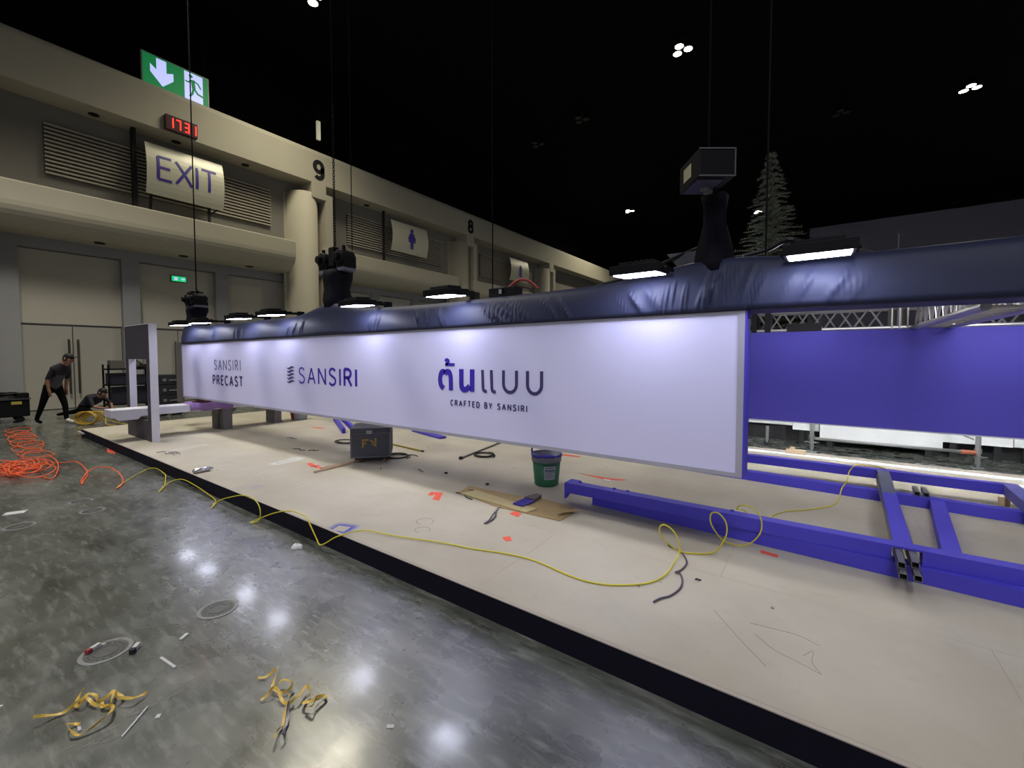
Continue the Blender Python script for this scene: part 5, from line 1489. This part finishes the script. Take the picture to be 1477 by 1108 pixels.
# fir tree
def fir(x, y, label):
    t = thing('fir_tree', label, 'tree', (x, y, 0)); r = random.Random(21)
    MB().tube([(x, y, 0), (x, y, 2.5), (x, y, 6.1)], [.10, .07, .015], 8).build('trunk', M_BARK, t)
    m = MB()
    for L in range(26):
        z = 2.2 + 3.95 * L / 25; R = .06 + 1.1 * (1 - (z - 2.2) / 4.0) ** .9; nb = 9 if L < 18 else 6
        for b in range(nb):
            a = 2 * PI * (b + .5 * (L % 2)) / nb + r.uniform(-.25, .25); RR = R * r.uniform(.7, 1.12)
            d = Vector((math.cos(a), math.sin(a), .22)).normalized(); s = Vector((-math.sin(a), math.cos(a), 0))
            for k in range(int(5 + RR * 12)):
                f = (k + 1) / (5 + RR * 12); p = Vector((x, y, z)) + d * RR * f + Vector((0, 0, -.12 * f * f))
                for sg_ in (-1, 1):
                    l = .09 + .10 * (1 - f) * RR; w = .016
                    q = p + (s * sg_ * .8 + d * .6 + Vector((0, 0, r.uniform(-.15, .35)))).normalized() * l
                    n_ = d.cross(s) * w
                    m.add([p + n_, p - n_, q], [(0, 1, 2)])
                    u_ = s.cross(Vector((0, 0, 1))) * w
                    m.add([p + u_, p - u_, q], [(0, 1, 2)])
    m.build('foliage', M_LEAF, t)


fir(-.97, 11.5, 'tall narrow fir tree standing in the dark behind the cloth')

# ================================================================== FAR LEFT: EQUIPMENT AND PEOPLE
eq = thing('equipment_cart', 'low dark equipment cart at the left edge by the wall', 'cart', (-15.9, 1.25, 0))
MB().box((-16.4, .55, .14), (-15.6, 1.75, .55)).build('body', M_BLACKMETAL, eq, bevel=.02)
MB().box((-16.42, .53, .55), (-15.58, 1.77, .58)).build('top_rail', mat('cart_rail', (70, 70, 72), .5, .3), eq)
m = MB()
for x in (-16.3, -15.7):
    for y in (.7, 1.6): m.lathe([(.05, -.02), (.07, -.015), (.07, .015), (.05, .02)], (x, y, .07), 12, axis='X'); m.box((x - .03, y - .03, .07), (x + .03, y + .03, .15))
m.build('caster', M_BLACK, eq)
MB().box((-15.595, 1.45, .44), (-15.59, 1.62, .51)).build('yellow_tag', mat('yellow_tag', (176, 160, 80), .6), eq)
for k in range(3):
    coil('cable_coil', (-16.0 + .03 * k, .75 + .34 * k, .58), .20, .17, 4, .018, M_BLACKCABLE, ['leftmost', 'middle', 'right'][k] + ' black cable coil heaped on the equipment cart', lift=.03)
tag(MB().box((-15.95, 1.55, .582), (-15.65, 1.75, .70)).build('control_box', M_BLACKMETAL, bevel=.01), 'small black control box on the right end of the cart', 'control box')
# shelf trolley behind the portal board
st = thing('shelf_trolley', 'dark loaded shelf trolley behind the portal board', 'trolley', (-16.5, 3.75, 0))
m = MB()
for z in (.2, .75, 1.2): m.box((-16.8, 3.3, z), (-16.2, 4.3, z + .04))
for x in (-16.78, -16.22):
    for y in (3.32, 4.28): m.box((x - .02, y - .02, 0), (x + .02, y + .02, 1.35))
m.build('frame', M_BLACKMETAL, st)
m = MB(); m.box((-16.7, 3.4, .24), (-16.3, 4.2, .7)); m.box((-16.7, 3.35, .79), (-16.3, 3.8, 1.1)); m.box((-16.7, 3.85, .79), (-16.3, 4.2, 1.05)); m.build('boxes', mat('dark_navy_box', (36, 38, 52), .6), st)
tag(MB().box((-16.6, 3.38, 1.242), (-16.3, 3.7, 1.47)).build('carton', mat('grey_carton', (92, 88, 84), .8)), 'grey carton on top of the shelf trolley', 'box')
tag(lump(-16.45, 4.0, 1.242, .20, .17, .22, 2.1).build('tool_bag', M_BLACK, smooth=True), 'black tool bag on top of the shelf trolley', 'bag')
for k in range(3):
    z = .30 + k * .27
    t = thing('flight_case', ['bottom', 'middle', 'top'][k] + ' black flight case of the stack left of the sign end', 'case', (-14.4, 4.2, z), 'flight cases stacked left of the sign')
    MB().box((-14.7, 3.90, z), (-14.1, 4.42, z + .255)).build('body', mat('flight_case_black', (34, 34, 40), .5), t, bevel=.01)
    m = MB()
    for y in (3.95, 4.30): m.box((-14.098, y, z + .09), (-14.09, y + .07, z + .16))
    m.build('latch', mat('case_latch', (140, 136, 128), .5, .3), t)
    m = MB(); m.box((-14.095, 4.08, z + .10), (-14.075, 4.26, z + .13)); m.build('handle', M_GALV, t)
t = thing('case_dolly', 'low dolly under the flight case stack', 'dolly', (-14.4, 4.2, 0))
MB().box((-14.7, 3.9, .18), (-14.1, 4.42, .297)).build('deck', M_RUST, t)
m = MB()
for x in (-14.6, -14.2):
    for y in (4.0, 4.32): m.lathe([(.06, -.02), (.09, -.015), (.09, .015), (.06, .02)], (x, y, .09), 12, axis='X')
m.build('caster', M_BLACK, t)

RT = Vector((.8156, .5786, 0)); AW = Vector((-.5786, .8156, 0))


def figure(name, label, base, nodes, edges, mats, seglab, sub=2):
    """one continuous body grown from a skeleton; nodes: name -> (right, up, away, radius); materials by nearest bone"""
    names = list(nodes); idx = {n: i for i, n in enumerate(names)}
    B = Vector(base)
    pts = [RT * nodes[n][0] + AW * nodes[n][2] + Vector((0, 0, nodes[n][1])) for n in names]
    me = bpy.data.meshes.new(name + '_skeleton'); me.from_pydata(pts, [(idx[a], idx[b]) for a, b in edges], [])
    tmp = bpy.data.objects.new('tmp_skeleton', me); COL.objects.link(tmp)
    tmp.modifiers.new('skin', 'SKIN')
    for i, n in enumerate(names):
        sv = me.skin_vertices[0].data[i]; r = nodes[n][3]; sv.radius = (r, r); sv.use_root = (n == 'pelvis')
    ss = tmp.modifiers.new('sub', 'SUBSURF'); ss.levels = sub; ss.render_levels = sub
    dg = bpy.context.evaluated_depsgraph_get(); dg.update()
    body = bpy.data.meshes.new_from_object(tmp.evaluated_get(dg))
    bpy.data.objects.remove(tmp)
    for m_ in mats: body.materials.append(m_)
    for p in body.polygons:
        c = p.center; best = None
        for (a, b) in edges:
            A_, B_ = pts[idx[a]], pts[idx[b]]; d = B_ - A_; tt = max(0, min(1, (c - A_).dot(d) / max(1e-9, d.length_squared)))
            dd = (c - (A_ + d * tt)).length - .5 * (nodes[a][3] * (1 - tt) + nodes[b][3] * tt)
            if best is None or dd < best[0]: best = (dd, seglab.get((a, b), 0))
        p.material_index = best[1]; p.use_smooth = True
    root = thing('person', label, 'person', base)
    o = bpy.data.objects.new('body', body); COL.objects.link(o); o.parent = root
    return root, lambda u, v, w: B + RT * u + AW * w + Vector((0, 0, v))


def arm(nodes, edges, tag_, sh, el, wr, hand_dir, lab, seglab, root='chest', r=(.055, .042, .03)):
    n = tag_
    nodes[n + 'sh'] = (*sh, r[0]); nodes[n + 'el'] = (*el, r[1]); nodes[n + 'wr'] = (*wr, r[2])
    hd = Vector(hand_dir).normalized(); pm = Vector(wr) + hd * .06
    nodes[n + 'pm'] = (*pm, .030)
    edges += [(root, n + 'sh'), (n + 'sh', n + 'el'), (n + 'el', n + 'wr'), (n + 'wr', n + 'pm')]
    seglab[(root, n + 'sh')] = lab; seglab[(n + 'sh', n + 'el')] = lab; seglab[(n + 'el', n + 'wr')] = 0; seglab[(n + 'wr', n + 'pm')] = 0
    side = hd.cross(Vector((0, 0, 1)));
    if side.length < .1: side = Vector((0, 0, 1))
    side.normalize()
    for k, (o_, L) in enumerate(((-.027, .065), (-.009, .078), (.009, .072), (.027, .055))):
        a = pm + side * o_ + hd * .03; b = pm + side * o_ + hd * (.03 + L)
        nodes[n + 'f%d' % k] = (*a, .010); nodes[n + 'g%d' % k] = (*b, .008)
        edges += [(n + 'pm', n + 'f%d' % k), (n + 'f%d' % k, n + 'g%d' % k)]
    th = pm - side * .035 + hd * .02
    nodes[n + 'th'] = (*th, .011); edges.append((n + 'pm', n + 'th'))


def head_bits(root, P, hc, fwd_u, tilt, hairmat, cap=False):
    """hair shell, eyes, mouth and ears as children of the person; hc = head centre (right, up, away)"""
    c = P(*hc); f = (RT * fwd_u + Vector((0, 0, tilt))).normalized(); s = AW.copy(); u = s.cross(f).normalized()
    if u.z < 0: u = -u
    m = MB(); vs = []; fs = []; n, k = 16, 8
    for j in range(k + 1):
        ph = PI * .5 - (PI * .62) * j / k
        for i in range(n):
            a = 2 * PI * i / n
            ff = math.cos(a); cut = 1.0 if ff < .35 or ph > .45 else .82
            d = (f * math.cos(a) * .112 + s * math.sin(a) * .092) * math.cos(ph) * cut + u * math.sin(ph) * .128
            vs.append(c + d - f * .008)
    for j in range(k):
        for i in range(n): fs.append((j * n + i, j * n + (i + 1) % n, (j + 1) * n + (i + 1) % n, (j + 1) * n + i))
    m.add(vs, fs); m.build('hair', hairmat, root, smooth=True)
    if cap:
        MB().prism([(.07, -.06), (.17, -.05), (.18, 0), (.17, .05), (.07, .06)], c + u * .045, f, s, .01).build('cap_peak', hairmat, root)
    for sd in (-1, 1):
        MB().lathe([(.004, -.012), (.012, -.006), (.012, .006), (.004, .012)], c + f * .088 + s * .033 * sd + u * .012, 8).build('eye', M_BLACK, root)
        MB().lathe([(.006, -.03), (.018, -.012), (.018, .012), (.006, .03)], c - f * .005 + s * .088 * sd, 8).build('ear', M_SKIN, root)
    MB().obox(c + f * .092 - u * .062, (.008, .024, .005), Matrix((f, s, u)).transposed()).build('mouth', M_RED, root)


# walking man bending forward
N = {'pelvis': (-.09, .86, 0, .125), 'waist': (-.05, 1.00, 0, .125), 'chest': (.06, 1.20, 0, .150), 'upper': (.15, 1.33, 0, .125), 'neck': (.235, 1.42, 0, .058), 'head': (.305, 1.49, 0, .085), 'crown': (.335, 1.585, 0, .088), 'nose': (.43, 1.50, 0, .014),
     'ha': (-.12, .80, -.09, .088), 'ka': (-.24, .45, -.10, .060), 'aa': (-.385, .11, -.10, .042), 'ta': (-.26, .04, -.10, .036),
     'hb': (-.02, .80, .09, .088), 'kb': (.10, .45, .09, .060), 'ab': (.12, .09, .09, .042), 'tb': (.32, .035, .09, .036)}
E_ = [('pelvis', 'waist'), ('waist', 'chest'), ('chest', 'upper'), ('upper', 'neck'), ('neck', 'head'), ('head', 'crown'), ('head', 'nose'), ('pelvis', 'ha'), ('ha', 'ka'), ('ka', 'aa'), ('aa', 'ta'), ('pelvis', 'hb'), ('hb', 'kb'), ('kb', 'ab'), ('ab', 'tb')]
SL = {('pelvis', 'waist'): 1, ('waist', 'chest'): 1, ('chest', 'upper'): 2, ('upper', 'neck'): 2, ('pelvis', 'ha'): 3, ('ha', 'ka'): 3, ('ka', 'aa'): 3, ('aa', 'ta'): 3, ('pelvis', 'hb'): 3, ('hb', 'kb'): 3, ('kb', 'ab'): 3, ('ab', 'tb'): 4}
arm(N, E_, 'L', (.13, 1.31, -.17), (.02, 1.06, -.21), (.03, .82, -.19), (.12, -1, .1), 2, SL, 'upper')
arm(N, E_, 'R', (.14, 1.31, .17), (.06, 1.06, .20), (.05, .83, .17), (.1, -1, 0), 2, SL, 'upper')
root, P = figure('walking_man', 'man bending forward in grey shirt, dark trousers and pale shoes by the doors', (-14.52, 2.05, 0), N, E_, [M_SKIN, M_SHIRT_G, M_SHIRT_D, M_TROUSER, M_SHOE], SL)
head_bits(root, P, (.325, 1.535, 0), 1, -.12, M_HAIR, cap=True)

# crouching person working on the floor
N = {'pelvis': (-.30, .26, 0, .13), 'waist': (-.20, .36, 0, .13), 'chest': (-.04, .48, 0, .175), 'upper': (.07, .55, 0, .145), 'neck': (.15, .56, 0, .058), 'head': (.21, .60, 0, .085), 'crown': (.24, .69, 0, .088), 'nose': (.325, .60, 0, .014),
     'ha': (-.25, .22, -.11, .088), 'ka': (.08, .16, -.15, .062), 'aa': (-.20, .06, -.20, .045), 'ta': (-.32, .04, -.2, .036),
     'hb': (-.36, .20, .10, .088), 'kb': (-.68, .13, .12, .062), 'ab': (-1.0, .07, .12, .045), 'tb': (-1.12, .05, .12, .036)}
E_ = [('pelvis', 'waist'), ('waist', 'chest'), ('chest', 'upper'), ('upper', 'neck'), ('neck', 'head'), ('head', 'crown'), ('head', 'nose'), ('pelvis', 'ha'), ('ha', 'ka'), ('ka', 'aa'), ('aa', 'ta'), ('pelvis', 'hb'), ('hb', 'kb'), ('kb', 'ab'), ('ab', 'tb')]
SL = {('pelvis', 'waist'): 1, ('waist', 'chest'): 1, ('chest', 'upper'): 1, ('upper', 'neck'): 1, ('pelvis', 'ha'): 2, ('ha', 'ka'): 2, ('ka', 'aa'): 2, ('aa', 'ta'): 3, ('pelvis', 'hb'): 2, ('hb', 'kb'): 2, ('kb', 'ab'): 2, ('ab', 'tb'): 3}
arm(N, E_, 'L', (.06, .52, -.18), (.20, .30, -.24), (.36, .26, -.16), (1, -.15, .1), 1, SL, 'upper')
arm(N, E_, 'R', (.06, .52, .18), (.22, .34, .22), (.36, .12, .14), (1, -.5, 0), 1, SL, 'upper')
root, P = figure('crouching_worker', 'dark-clothed person crouching low over the floor beside the shelf trolley', (-15.35, 2.85, 0), N, E_, [M_SKIN, M_SHIRT_D, M_TROUSER, M_TROUSER], SL)
head_bits(root, P, (.23, .645, 0), 1, -.25, M_HAIR)
